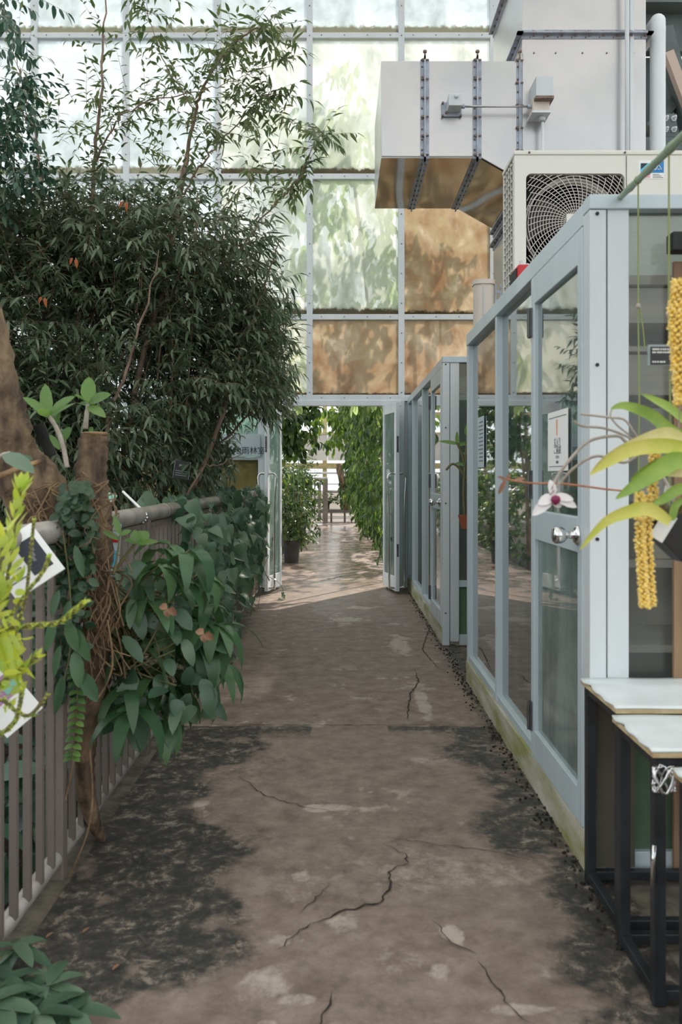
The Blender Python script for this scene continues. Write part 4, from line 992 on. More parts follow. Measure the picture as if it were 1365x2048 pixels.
mb = MB()
for k in range(70):
    a = P(U(60, 220), U(960, 1060), U(2.72, 2.85)); mb.tube(spline([a, a+Vector((U(-.06, .06), U(-.05, .02), U(-.08, .02))), a+Vector((U(-.12, .1), U(-.06, .02), U(-.22, -.02)))], 4), U(.0015, .004), 4)
for k in range(60):
    a = P(U(150, 230), U(1100, 1300), U(2.82, 2.88)); mb.tube(spline([a, a+Vector((U(-.04, .06), U(-.04, .0), U(-.1, .0))), a+Vector((U(-.08, .1), U(-.04, .02), U(-.26, -.02)))], 4), U(.0015, .004), 4)
for pl in ([(180, 1500), (185, 1600), (170, 1680), (120, 1790)], [(215, 1240), (225, 1330), (200, 1390), (178, 1410)], [(150, 1500), (140, 1560), (120, 1640), (105, 1700)]):
    mb.tube(spline([P(x, y, 2.78) for x, y in pl], 6), .0035, 5)
mb.build('aerial_root', 'root', dw, smooth=True)
# creeping small leaves on the wood
cr = thing('creeping_fig', 'dark small-leaved creeper growing up the driftwood', 'creeper')
lb = LB()
for k in range(620):
    x = U(0, 1); py = U(965, 1400); cxp = np.interp(py, [965, 1050, 1150, 1250, 1400], [150, 150, 130, 110, 120]); w_ = np.interp(py, [965, 1100, 1250, 1400], [22, 48, 60, 45])
    p = P(cxp+U(-w_, w_), py, U(2.68, 2.8)); lb.leaf(p, (U(-1, 1), U(-1, .2), U(-.9, .2)), Vector((0, -1, .7))+rdir()*.3, U(.025, .045), U(.02, .032), .3, .2)
lb.build('foliage', 'moss_leaf', cr, 'oval')
# a string of fat little leaves hanging down
hg = thing('button_vine', 'string of small round leaves hanging down the driftwood', 'vine')
lb = LB(); st_ = spline([P(152, 1340, 2.68), P(155, 1400, 2.66), P(150, 1460, 2.66), P(144, 1515, 2.66)], 4)
for i, p in enumerate(st_):
    for s_ in (-1, 1): lb.leaf(p, (s_*.9, -.3, -.15), (0, -.5, 1), .03, .022, .4, .3)
MB().tube(st_, .002, 4).build('vine_stem', 'stem_green', hg); lb.build('foliage', 'lf_fresh', hg, 'oval')
# two shoots with broad leaves on the top of the wood
def shoot(pl, leaves, Y_, label, r=.009, m_='lf_fresh', cm='cane_grey'):
    t_ = thing('orchid_shoot', label, 'plant'); pts, rr0 = spline([P(x, y, Y_) for x, y in pl], 5, [r*(1-.3*i/(len(pl)-1)) for i in range(len(pl))])
    MB().tube(pts, rr0, 9, wob=.12).build('cane', cm, t_, smooth=True); L_ = LB()
    for (x0, y0, x1, y1, wpx, dy) in leaves:
        a, c = P(x0, y0, Y_), P(x1, y1, Y_+dy); L_.leaf(a, (c-a), Vector((0, -1, .8))+rdir()*.2, (c-a).length*1.02, wpx/F*Y_, .18, .25)
    L_.build('foliage', m_, t_, 'oval'); return t_
shoot([(134, 935), (128, 900), (115, 860), (98, 832)], [(97, 832, 50, 792, 22, -.05), (97, 832, 88, 766, 26, .02), (98, 830, 142, 790, 26, -.06), (97, 835, 75, 812, 20, -.1), (110, 850, 112, 815, 22, .05), (125, 885, 138, 850, 20, .05), (120, 900, 100, 868, 14, 0), (100, 835, 150, 798, 12, .1)], 2.72, 'leafy shoot with a grey cane rising left of the stump')
shoot([(171, 858), (173, 835), (176, 808)], [(176, 806, 178, 752, 30, .02), (176, 806, 152, 788, 26, -.05), (177, 806, 218, 786, 26, -.03), (176, 812, 208, 828, 22, -.08), (176, 812, 158, 800, 16, .06), (178, 856, 186, 862, 12, 0)], 2.88, 'leafy shoot with a short cane on the stump top')
shoot([(-20, 930), (0, 912), (20, 905)], [(8, 908, 62, 935, 34, -.1), (0, 908, -30, 900, 30, 0), (30, 920, 64, 915, 20, 0)], 2.3, 'broad blue-green leaf reaching in at the left edge', .006, 'lf_ivy')
shoot([(228, 1150), (235, 1110), (240, 1070)], [(240, 1070, 228, 1030, 14, 0), (240, 1070, 262, 1060, 12, 0), (240, 1080, 205, 1060, 14, 0)], 2.75, 'thin green shoot in front of the blue sign', .004, 'lf_fresh', 'stem_green')
shoot([(225, 1150), (245, 1120), (262, 1098), (272, 1085)], [(272, 1086, 270, 1060, 22, 0), (274, 1086, 296, 1062, 30, .02), (272, 1088, 252, 1078, 18, -.05), (275, 1088, 312, 1080, 16, -.04)], 2.85, 'light green shoot with oval leaves over the railing', .006, 'lf_fresh', 'stem_green')
# the orchid mound with drooping leaves, right of the wood
om = thing('dendrobium_clump', 'clump of drooping green leaves and tangled canes beside the driftwood', 'orchid')
mb = MB(); L_ = LB()
tips = [(340, 1090), (380, 1100), (400, 1150), (420, 1210), (360, 1160), (320, 1130), (440, 1250), (300, 1200), (400, 1280), (330, 1260), (350, 1340), (390, 1350), (300, 1390), (270, 1420), (330, 1440), (440, 1330), (290, 1300), (370, 1230), (420, 1290), (310, 1360), (280, 1360), (250, 1250), (360, 1400)]
for i, (tx, ty) in enumerate(tips):
    Yt = U(2.85, 3.35); a = P(U(195, 240), U(1190, 1330), 2.98); c = P(tx, ty, Yt); mid = (a+c)/2+Vector((0, 0, U(0, .08)))
    pts = spline([a, mid, c], 6); mb.tube(pts, [.0055*(1-.4*j/(len(pts)-1)) for j in range(len(pts))], 6, wob=.1)
    for q in range(int(U(7, 10))):
        an = U(0, 2*PI); d = Vector((math.cos(an)*.9+.25, math.sin(an)*.7-.25, U(-.1, .35)))
        L_.leaf(pts[-1-q % 4], d, (0, 0, 1), U(.13, .20), U(.046, .066), U(1.1, 2.2), U(.1, .3))
for k in range(110):
    a = P(U(190, 235), U(1160, 1360), U(2.9, 3.0)); c = P(U(240, 370), U(1180, 1400), U(2.9, 3.3)); mb.tube(spline([a, (a+c)/2+rv(.03), c], 4), U(.0015, .0042), 5, wob=.15)
mb.build('cane', 'stem_green', om, smooth=True); L_.build('foliage', 'lf_orchid', om, 'long'); L_ = LB()
for k in range(90):
    a = P(U(215, 420), U(1120, 1460), U(2.85, 3.25)); L_.leaf(a, (U(-.6, 1), U(-1, .3), U(-1, .3)), Vector((.2, -1, .8))+rdir()*.5, U(.07, .13), U(.035, .06), U(.2, 1.2), .2)
L_.build('broad_foliage', 'lf_ivy', om, 'oval')
hy = thing('wax_vine', 'thick pointed leaves hanging on the driftwood below the creeper', 'vine'); L_ = LB(); mb = MB()
for (x_, y_, x1_, y1_, w_) in ((135, 1240, 150, 1300, 26), (150, 1255, 172, 1320, 26), (120, 1290, 105, 1350, 16), (150, 1300, 158, 1372, 28), (165, 1345, 190, 1400, 30), (128, 1350, 108, 1425, 20), (110, 1240, 90, 1300, 20), (140, 1200, 128, 1250, 20), (150, 1090, 165, 1150, 18), (118, 1180, 100, 1230, 18)):
    a, c = P(x_, y_, 2.66), P(x1_, y1_, 2.62); L_.leaf(a, c-a, Vector((0, -1, .4))+rdir()*.3, (c-a).length*1.05, w_/F*2.65, .3, .2)
mb.tube(spline([P(125, 1060, 2.68), P(140, 1180, 2.67), P(140, 1300, 2.66), P(128, 1360, 2.65)], 6), .0025, 5); mb.build('vine_stem', 'stem_green', hy); L_.build('foliage', 'lf_orchid', hy, 'oval')
for px_, py_, l_ in ((335, 1218, 'curled brown dead leaf resting on the drooping orchid clump'), (408, 1268, 'pale pinkish dead leaf at the right of the orchid clump')):
    q = LB(); a = P(px_, py_, 2.8); q.leaf(a, (.6, 0, -.3), (0, -1, .4), .05, .03, 1.2, .9); q.leaf(a, (-.6, .1, .3), (.3, -1, .4), .042, .028, .9, .8); q.leaf(a, (-.1, 0, -1), (0, -1, .4), .04, .024, .9, .7)
    q.build('dead_leaf', 'litter', None, 'lance', label=l_, cat='leaf')
# the bright out-of-focus plant at the left edge
fg = thing('foxtail_orchid', 'sunlit yellow-green fleshy-leaved plant at the left edge in front', 'orchid')
L_ = LB(); mb = MB()
def foxtail(pl, Y_, ll, lw, n, r=.004):
    pts = spline([P(x, y, Y_) for x, y in pl], 8); mb.tube(pts, r, 6)
    for i in range(n):
        t = i/n*(len(pts)-1); j = int(t); p = pts[j].lerp(pts[min(j+1, len(pts)-1)], t-j); ax = (pts[min(j+1, len(pts)-1)]-pts[max(j-1, 0)]).normalized()
        for s_ in (0, 1):
            an = i*2.4+s_*PI; sd0 = ax.orthogonal().normalized(); b0 = ax.cross(sd0); o_ = sd0*math.cos(an)+b0*math.sin(an)
            L_.leaf(p, ax*.85+o_*.6, o_*-1+ax*.2, ll*U(.8, 1.15), lw, -.2, .3)
foxtail([(-30, 1260), (10, 1180), (25, 1080), (35, 1010), (42, 975)], 1.75, .05, .018, 16)
foxtail([(-40, 1300), (-10, 1220), (0, 1130), (10, 1060)], 1.7, .05, .018, 14)
foxtail([(-60, 1265), (0, 1258), (60, 1252), (110, 1246), (140, 1228), (168, 1205)], 1.75, .018, .008, 46)
foxtail([(-40, 1330), (10, 1250), (50, 1190), (85, 1145), (98, 1115)], 1.72, .014, .007, 34, .0035)
foxtail([(20, 1300), (50, 1200), (60, 1120), (68, 1040)], 1.78, .012, .007, 30, .0035)
foxtail([(-50, 1400), (10, 1360), (40, 1340), (75, 1312)], 1.72, .03, .011, 14)
foxtail([(-50, 1480), (-5, 1470), (30, 1440), (45, 1380)], 1.72, .016, .009, 26)
foxtail([(-50, 1420), (0, 1400), (30, 1420), (60, 1430), (95, 1390)], 1.75, .014, .007, 26)
for k in range(90): L_.leaf(P(U(-40, 40), U(1130, 1420), U(1.65, 1.8)), rdir(), rdir(), U(.02, .045), U(.01, .018), .3, .3)
for k in range(26): L_.leaf(P(U(-30, 20), U(1255, 1300), U(1.7, 1.8)), (U(.1, .7), U(-.2, .2), -1), (0, -1, .2), U(.07, .1), .012, .3, .3)
mb.tube(spline([(XR_, 1.72, 1.08), (-.84, 1.74, .98), (-.74, 1.74, .9)], 5), .012, 7)
mb.build('flower_stem', 'stem_green', fg, smooth=True); L_.build('foliage', 'lf_yellow', fg, 'fat')
# plant at the path's edge, bottom left
bl = thing('bedding_plant', 'blue-green broad-leaved plant at the bottom left corner of the path', 'plant')
L_ = LB(); mb = MB()
for (tx, ty, Yc) in ((95, 1975, 2.02), (20, 1960, 2.0), (60, 2020, 1.92), (150, 2025, 1.95), (-20, 2010, 1.9), (30, 1900, 2.2)):
    c = P(tx, ty, Yc); c.z = max(.05, c.z); mb.tube(spline([(-.95, 2.0, -.16), ((c.x-.95)/2, (c.y+2)/2, c.z*.6), c], 5), .004, 5)
    for k in range(8):
        an = k*PI/4+U(-.2, .2); L_.leaf(c+rv(.005), (math.cos(an), math.sin(an), U(-.05, .35)), (0, 0, 1), U(.09, .13), U(.035, .05), .6, .2)
mb.build('plant_stem', 'stem_green', bl, smooth=True); L_.build('foliage', 'lf_ivy', bl, 'oval')
for k, (px_, py_) in enumerate(((225, 1945), (165, 1870), (92, 1880))):
    Y_ = 2210/(py_-955); q = LB(); q.leaf((PX(px_, Y_), Y_, .006), (.4, .9, .1), (0, 0, 1), .03, .01, .1, .5)
    q.build('fallen_leaf', 'litter', None, 'oval', label=('narrow orange fallen leaf on the dark stain, closest to the bottom edge', 'pale brown fallen leaf on the path by the railing', 'tiny fallen leaf right beside the path edge kerb')[k], cat='leaf')
# grit along the foot of the booths
mb = MB()
for k in range(900):
    y = U(2.3, 9.5); p = Vector((.80+rng.normal()*.025-.01, y, .004)); s_ = U(.002, .009); mb.obox(p, (s_, s_, s_*.8), Matrix.Rotation(U(0, 3), 3, 'Z'))
mb.build('grit', 'soil', None, kind='stuff', label='dark grit gathered along the foot of the booths', cat='grit')

# ================================================================== ORCHIDS AT THE RIGHT
bp_ = thing('bamboo_pole', 'green bamboo pole resting across the corner of the near booth', 'pole')
pa, pb_ = Vector((.93, 2.86, 2.228)), Vector((.66, 1.40, 1.955)); mb = MB(); pts = [pa.lerp(pb_, t) for t in np.linspace(0, 1, 25)]
rr0 = [.0095+(.0022 if i % 5 == 0 else 0) for i in range(25)]; mb.tube(pts, rr0, 12); mb.build('culm', 'bamboo', bp_, smooth=True)
def polept(Y_): t = (pa.y-Y_)/(pa.y-pb_.y); return pa.lerp(pb_, t)
def cord(Y_, pyk, py1, label):
    a = polept(Y_); x = CX+a.x*F/a.y; t_ = thing('hanging_string', label, 'string'); z1 = PZ(py1, Y_); zk = PZ(pyk, Y_); mb = MB()
    mb.tube([a+Vector((0, 0, .012)), Vector((a.x, a.y, zk)), Vector((a.x+.003, a.y, (zk+z1)/2)), Vector((a.x, a.y, z1))], .0022, 6)
    mb.tube([Vector((a.x+.004, a.y-.003, zk)), Vector((a.x+.012, a.y-.003, zk-.06)), Vector((a.x+.018, a.y-.003, zk-.12))], .002, 5)
    mb.lathe([(.0105, -.003), (.0118, 0), (.0105, .003)], a, 10, Matrix.Rotation(R(90), 3, 'X')); mb.build('cord', 'string', t_)
    kn = MB(); kn.lathe([(.001, -.009), (.006, -.005), (.007, 0), (.005, .006), (.001, .009)], (a.x, a.y, zk), 8); kn.build('knot', 'cane_grey', t_); return a
c1_ = cord(2.41, 612, 1000, 'green string with a knot hanging from the pole, the left one')
c2_ = cord(1.98, 628, 1010, 'green string with a knot hanging from the pole, the right one')
pl_ = thing('plant_tag', 'black plant tag with white print hanging on the right string', 'label')
a = Vector((PX(1334, 1.96), 1.965, PZ(711, 1.965)))
MB().box(a.x-.042, a.x+.042, 1.958, 1.966, a.z-.024, a.z+.024).build('holder', 'label_edge', pl_); MB().box(a.x-.038, a.x+.042, 1.956, 1.958, a.z-.022, a.z+.019).build('plate', 'black_plastic', pl_)
mb = MB()
for k, (z, w_) in enumerate(((.013, .07), (.006, .064), (-.016, .026))):
    x = a.x-.034
    while x < a.x-.034+w_: mb.box(x, x+.003, 1.9545, 1.956, a.z+z-.0018, a.z+z+.0018); x += U(.004, .006)
mb.build('print', 'paper', pl_)
# potted orchid
po = thing('hanging_orchid', 'orchid with long yellow-green leaves in a tilted black pot', 'orchid')
YO = 1.8; c = P(1350, 1068, YO); rot = Matrix.Rotation(R(-38), 3, 'Y')
def ring4(h, s_): return [c+rot @ Vector((x*s_, y*s_, h)) for x, y in ((-1, -1), (1, -1), (1, 1), (-1, 1))]
mb = MB(); v_ = ring4(-.05, .030)+ring4(.04, .042)+ring4(.04, .039)+ring4(.02, .037)
mb.add(v_, [(3, 2, 1, 0)]+[(i, (i+1) % 4, 4+(i+1) % 4, 4+i) for i in range(4)]+[(4+i, 4+(i+1) % 4, 8+(i+1) % 4, 8+i) for i in range(4)]+[(8+i, 8+(i+1) % 4, 12+(i+1) % 4, 12+i) for i in range(4)]+[(12, 13, 14, 15)])
pot = mb.build('pot', 'black_plastic', po, bevel=.002)
MB().obox(c+rot @ Vector((-.02, -.041, .038)), (.06, .003, .03), rot @ Matrix.Rotation(R(-20), 3, 'Y')).build('pot_label', 'paper', pot)
MB().obox(P(1337, 980, 1.75), (.014, .003, .018), Matrix.Rotation(R(10), 3, 'Y')).build('plant_marker', 'paper', po)
top_ = c+rot @ Vector((0, 0, .035)); pw = polept(1.72)
MB().tube([top_+Vector((.02, 0, 0)), Vector((pw.x, pw.y, pw.z+.01))], .0012, 5).build('hanging_wire', 'cane_grey', po)
def strap(pl, wpx, Y_=YO, m_='lf_strap', nm='leaf_blade', tw_=0):
    pts = spline([P(x, y, yy) for x, y, yy in [(q[0], q[1], q[2] if len(q) > 2 else Y_) for q in pl]], 6); N = len(pts); V = []
    for i, p in enumerate(pts):
        t = i/(N-1); w0 = wpx/F*Y_*math.sin(PI*(.08+.92*t)**.75)**.8*.5+.0004; ax = (pts[min(i+1, N-1)]-pts[max(i-1, 0)]).normalized()
        sd0 = ax.cross(Vector((0, -1, .15))).normalized(); nn = sd0.cross(ax)
        V += [p+sd0*w0+nn*w0*.35, p, p-sd0*w0+nn*w0*.35]
    fs = []
    for i in range(N-1):
        for q in (0, 1): fs.append((i*3+q, i*3+q+1, i*3+q+4, i*3+q+3))
    return MB().add(V, fs).build(nm, m_, po, smooth=True)
mat('leaf_yg', (178, 184, 60), (206, 196, 100), rough=.4, scale=14); mat('leaf_g', (112, 148, 52), (150, 176, 72), rough=.35, scale=12); mat('leaf_tan', (190, 192, 100), (226, 206, 160), rough=.5, scale=9)
strap([(1385, 880), (1340, 862), (1300, 830), (1250, 812), (1222, 818)], 26, m_='leaf_g')
strap([(1390, 860), (1345, 820), (1310, 800), (1284, 788)], 18, m_='leaf_g', Y_=1.95)
strap([(1390, 905), (1340, 868), (1270, 890), (1215, 918), (1180, 950)], 26, m_='leaf_tan', Y_=1.72)
strap([(1395, 905), (1340, 893), (1270, 898), (1215, 925), (1180, 950)], 30, m_='leaf_yg', Y_=1.70)
strap([(1392, 930), (1350, 922), (1310, 945), (1265, 975), (1232, 998)], 36, m_='leaf_g', Y_=1.68)
strap([(1392, 950), (1345, 928), (1300, 938), (1262, 960)], 30, m_='leaf_g', Y_=1.74)
strap([(1340, 1045), (1300, 1020), (1265, 1022), (1210, 1045), (1160, 1100)], 28, m_='leaf_yg', Y_=1.66)
strap([(1392, 945), (1360, 945), (1330, 950)], 20, m_='leaf_tan', Y_=1.72)
strap([(1392, 985), (1360, 978), (1325, 1000), (1303, 1010)], 22, m_='leaf_g', Y_=1.7); strap([(1345, 1040), (1352, 1010), (1385, 990)], 16, m_='leaf_g', Y_=1.72)
mb = MB()
for a_, c_ in (((1352, 1045), (1385, 900)), ((1346, 1045), (1375, 960)), ((1340, 1045), (1325, 1010))): mb.tube(spline([P(*a_, 1.78), (P(*a_, 1.78)+P(*c_, 1.72))/2+Vector((.01, 0, 0)), P(*c_, 1.72)], 5), .008, 8)
mb.build('pseudobulb', 'stem_green', po, smooth=True)
# long bare canes
dc = thing('bare_orchid_canes', 'arching grey leafless orchid canes in front of the booth corner', 'orchid'); mb = MB()
for pl, r_ in (([(1290, 895), (1255, 885), (1235, 872), (1180, 882), (1140, 920), (1115, 955), (1100, 985)], .0035), ([(1330, 930), (1290, 905), (1250, 925), (1195, 912), (1150, 935), (1122, 965), (1100, 990)], .0032), ([(1310, 925), (1272, 870), (1250, 840), (1220, 835), (1162, 828)], .0026), ([(1310, 925), (1270, 882), (1215, 858), (1165, 852), (1148, 842)], .0028), ([(1260, 870), (1235, 850), (1222, 832), (1225, 818)], .0022)):
    mb.tube(spline([P(x, y, 1.88) for x, y in pl], 7), r_, 7, wob=.06)
mb.tube(spline([P(1310, 925, 1.88), P(1345, 990, 1.85), P(1352, 1040, 1.82)], 6), .004, 7)
mb.build('cane', 'cane_grey', dc, smooth=True)
wf = thing('dendrobium_flower', 'white orchid flower with a purple throat before the booth door', 'orchid flower')
L_ = LB(); c = P(1108, 992, 1.88)
for dx, dz, l_, w_ in ((-.9, -.75, .052, .017), (.95, -.4, .046, .015), (.9, -.1, .036, .013), (-.2, .9, .03, .013), (-.5, -.2, .034, .016), (.5, -.8, .024, .018)): L_.leaf(c, (dx, -.25, dz), (0, -1, .3), l_*1.25, w_*1.5, .35, .2)
L_.build('petal', 'petal', wf, 'oval')
MB().lathe([(.001, -.012), (.008, -.007), (.011, 0), (.009, .007), (.002, .01)], c+Vector((.001, -.014, -.008)), 12).build('throat', 'purple', wf, smooth=True)
MB().tube(spline([P(1310, 1000, 1.86), P(1270, 985, 1.88), P(1210, 978, 1.9), P(1130, 968, 1.9), P(1060, 966, 1.9), P(1012, 958, 1.9)], 6), .0022, 6).build('flower_stem', 'dry_leaf', wf, smooth=True)
L_ = LB(); c = P(1012, 960, 1.9); L_.leaf(c, (-.5, 0, -1), (0, -1, .3), .036, .011, .3, .3); L_.leaf(c, (-1, 0, .5), (0, -1, .3), .02, .008, .2, .3); L_.leaf(c, (.4, 0, .5), (0, -1, .3), .018, .007, .2, .3); L_.leaf(c+Vector((.02, 0, 0)), (1, 0, .2), (0, -1, .3), .024, .009, .2, .3)
L_.build('withered_bud', 'litter', wf, 'oval')
# pendulous yellow racemes
def raceme(pl, Y_, wpx, n, label, s_=1):
    t_ = thing('yellow_raceme', label, 'flowers', group=None); pts = spline([P(x, y, Y_) for x, y in pl], 8); mb = MB(); L2 = LB()
    MB().tube(pts, .0015, 5).build('flower_stem', 'stem_green', t_); N = len(pts)
    for i in range(n):
        t = i/n*(N-1); j = int(t); p = pts[j].lerp(pts[min(j+1, N-1)], t-j); an = i*2.4; r_ = wpx/F*Y_*.42*U(.8, 1.1)
        q = p+Vector((math.cos(an)*r_, math.sin(an)*r_, U(-.001, .001))); k = .0036*s_*U(.8, 1.2)
        o_ = Vector((math.cos(an), math.sin(an), .1)).normalized(); rt = o_.to_track_quat('Z', 'Y').to_matrix()
        mb.lathe([(k*.3, -k*1.2), (k, -k*.2), (k*.9, k*.6), (k*.35, k)], q, 6, rt)
        for s0 in range(3): L2.leaf(q, o_+rdir()*.7, rdir(), k*1.9, k*1.1, .2, .2)
    mb.build('floret', 'floret', t_, smooth=True, kind='stuff'); L2.build('floret_petal', 'floret_tip', t_, 'oval', kind='stuff'); return t_
raceme([(1279, 985), (1281, 1080), (1286, 1150), (1290, 1215)], 1.72, 15, 150, 'long hanging yellow flower string, the leftmost reaching lowest', 1)
raceme([(1296, 990), (1296, 1060), (1300, 1150), (1303, 1212)], 1.75, 15, 140, 'long hanging yellow flower string just right of the leftmost one', 1)
raceme([(1311, 900), (1307, 960), (1311, 1030)], 1.8, 17, 100, 'short hanging yellow flower string behind the yellow-green leaves', 1)
raceme([(1362, 560), (1356, 640), (1362, 730), (1368, 810)], 1.72, 30, 260, 'thick yellow flower string at the right edge above the leaves', 1.3)
# orchids hanging in the gap between the booths
go = thing('wall_orchid', 'small orchid with arching leaves between the two booths', 'orchid'); L_ = LB(); mb = MB()
for pl in ([(934, 1060), (928, 1000), (930, 940), (936, 860)], [(934, 960), (918, 935), (905, 928), (893, 940)], [(932, 940), (925, 910), (915, 885)]): mb.tube(spline([P(x, y, 6.2) for x, y in pl], 5), .009, 6)
for a_, c_, w_ in (((915, 888), (878, 880), 9), ((915, 888), (915, 862), 8), ((915, 890), (938, 885), 9), ((930, 930), (912, 925), 8), ((932, 870), (938, 842), 9), ((936, 905), (922, 910), 6)):
    q0, q1 = P(*a_, 6.2), P(*c_, 6.2); L_.leaf(q0, q1-q0, (0, -1, .5), (q1-q0).length, w_/F*6.2, .2, .3)
mb.build('cane', 'stem_green', go, smooth=True); L_.build('foliage', 'lf_fresh', go, 'long')
MB().lathe([(.045, -.1), (.07, 0), (.06, 0), (.04, -.02)], P(936, 1030, 6.2), 14).build('pot', 'terracotta', go)
MB().tube([P(936, 1030, 6.2), P(938, 1030, 6.2)+Vector((0, 0, -1.0))], .01, 6).build('stand', 'hinge', go)
pgap = MB().box(1.35, 1.38, 5.46, 6.58, 0, 2.2).build('recess_panel', 'booth_inner'); tag(pgap, 'dull grey panel closing the recess between the two booths', 'panel')

# ================================================================== THE ROOM BEYOND THE DOORWAY
# hanging foliage on the right side
vn = thing('vine_curtain', 'tall curtain of hanging sunlit leaves right of the path beyond the doorway', 'vine')
L_ = LB(); tw = MB()
for k in range(1150):
    Y_ = 11.6+U(0, 1)*11; z = U(.15, 3.6); X_ = .74-.028*(Y_-12.5)-.11*z+abs(rng.normal())*.28+(.12 if z < .6 else 0)
    twig(L_, tw, Vector((X_, Y_, z)), Vector((U(-1, .1), U(-1, .2), U(-.9, .1))), U(.25, .45), 8, .16, .05, .6, 1.4, .003, .8)
for x0_ in (.75, .95, 1.2): 
    for y0_ in (12.5, 15.5, 19): tw.tube(spline([(x0_, y0_, -.02), (x0_-.1, y0_+.2, 1.4), (x0_-.25, y0_, 3.2)], 5), .02, 6)
tw.build('vine_stem', 'stem_brown', vn); L_.build('foliage', 'lf_room', vn, 'oval')
# plants on the left of that path
bs = thing('potted_shrub', 'leafy green shrub in a large grey pot beyond the doorway', 'potted plant')
def tub(Y_, px0, px1, py0, py1, parent):
    x = PX((px0+px1)/2, Y_); r1 = (px1-px0)/2/F*Y_; z1 = PZ(py0, Y_)
    MB().lathe([(r1*.82, 0), (r1*.95, z1*.9), (r1*1.06, z1*.9), (r1*1.06, z1), (r1*.95, z1), (r1*.93, z1*.88)], (x, Y_, 0), 24).build('pot', 'pot_grey', parent, smooth=False)
    return x, z1
x, z = tub(13.0, 566, 601, 1082, 1126, bs); L_ = LB(); tw = MB()
for k in range(60): twig(L_, tw, Vector((x+U(-.15, .22), 13+U(-.2, .2), z+U(0, .75))), rdir()+Vector((0, 0, .4)), .22, 8, .09, .035, .4, .4, .003)
for dx in (-.05, .04, .1): tw.tube([(x+dx, 13, z-.05), (x+dx*1.5, 13, z+.8)], .006, 5)
tw.build('twig', 'stem_brown', bs); L_.build('foliage', 'lf_room', bs, 'oval')
for i, (dx, dy) in enumerate(((.0, 0), (.07, .05))):
    tag(MB().tube([(x+dx+.02, 13+dy, z-.06), (x+dx+.04, 13+dy, PZ(870, 13))], .007, 6).build('bamboo_stake', 'bamboo'), ('tall thin green stake standing in the grey pot, left of two', 'tall thin green stake standing in the grey pot, right of two')[i], 'stake', 'stakes in the grey pot')
bs = thing('potted_shrub', 'bushy plant in the smaller dark pot further along that path', 'potted plant')
x, z = tub(17.5, 594, 613, 1052, 1082, bs); L_ = LB(); tw = MB()
for k in range(70): twig(L_, tw, Vector((x+U(-.35, .35), 17.5+U(-.3, .3), z+U(0, 1.3))), rdir()+Vector((0, 0, .4)), .28, 8, .11, .04, .4, .4, .003)
tw.build('twig', 'stem_brown', bs); L_.build('foliage', 'lf_room', bs, 'oval')
hd = thing('jungle_shrub', 'dense dark green planting left of the path beyond the doorway', 'shrub'); L_ = LB(); tw = MB()
for k in range(620):
    Y_ = U(12, 22); z = U(0, 1)**.8*(2.1 if Y_ < 16 else 1.45); X_ = -1.08-abs(rng.normal())*.4+.03*(Y_-12); twig(L_, tw, Vector((X_, Y_, z)), rdir()+Vector((.3, 0, .2)), U(.25, .4), 9, .12, .045, .5, .6, .004)
tw.tube([(-1.2, 13, -.16), (-1.15, 13, 2.2)], .03, 7); tw.tube([(-1.3, 17, -.16), (-1.2, 17, 2.0)], .03, 7)
tw.build('stem', 'stem_brown', hd); L_.build('foliage', 'lf_room', hd, 'oval')
ob = thing('overhanging_vine', 'leafy vine arching over the doorway from the left in the far room', 'vine'); L_ = LB(); tw = MB()
for pl in ([(555, 790), (590, 815), (612, 850), (632, 885)], [(550, 820), (580, 850), (600, 870)], [(560, 800), (600, 800), (640, 815)], [(556, 860), (575, 880), (590, 900)]):
    q = spline([P(x_, y_, 12.2) for x_, y_ in pl], 6); tw.tube(q, .006, 5)
    for p in q:
        for s_ in range(2): twig(L_, None, p+rv(.04), rdir()+Vector((.2, 0, -.2)), .2, 5, .13, .055, .5, 1.1)
tw.tube([(-1.1, 12.2, -.16), P(556, 860, 12.2), P(550, 790, 12.2)], .02, 6)
tw.build('vine_stem', 'stem_brown', ob); L_.build('foliage', 'lf_room', ob, 'oval')
yv = thing('hanging_vine', 'bright yellow-green vine tips hanging before the white sky in the far room', 'vine'); L_ = LB(); tw = MB()
for (x_, y_, n_) in ((626, 828, 6), (640, 835, 8), (680, 830, 14), (672, 845, 8), (662, 815, 8), (690, 820, 14), (665, 880, 6), (672, 872, 6), (683, 865, 8)):
    for k in range(n_): twig(L_, None, P(x_+U(-8, 8), y_+U(-8, 8), 20+U(-.3, .3)), Vector((U(-1, 1), 0, -.5)), .25, 4, .15, .07, .4, .8)
tw.tube([P(720, 780, 20), P(680, 800, 20), P(640, 812, 20), P(620, 820, 20)], .01, 5); tw.tube([P(720, 780, 20), P(690, 830, 20), P(670, 880, 20)], .008, 5)
tw.build('vine_stem', 'stem_green', yv); L_.build('foliage', 'lf_vine', yv, 'oval')
# a planting glimpsed through the misted panes
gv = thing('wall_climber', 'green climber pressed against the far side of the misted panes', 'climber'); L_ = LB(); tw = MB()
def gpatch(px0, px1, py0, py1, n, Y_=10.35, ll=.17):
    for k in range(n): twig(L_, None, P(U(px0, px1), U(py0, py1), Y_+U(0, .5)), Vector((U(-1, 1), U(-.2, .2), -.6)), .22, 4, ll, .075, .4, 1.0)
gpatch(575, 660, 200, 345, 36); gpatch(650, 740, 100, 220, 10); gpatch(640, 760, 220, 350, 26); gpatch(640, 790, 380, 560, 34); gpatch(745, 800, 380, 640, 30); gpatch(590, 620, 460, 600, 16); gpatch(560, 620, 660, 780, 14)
gpatch(700, 800, 640, 790, 26); gpatch(820, 970, 390, 500, 40); gpatch(840, 960, 500, 620, 16); gpatch(560, 600, 350, 460, 6); gpatch(640, 690, 380, 440, 10); gpatch(1000, 1100, 300, 600, 14); gpatch(640, 800, 560, 620, 14)
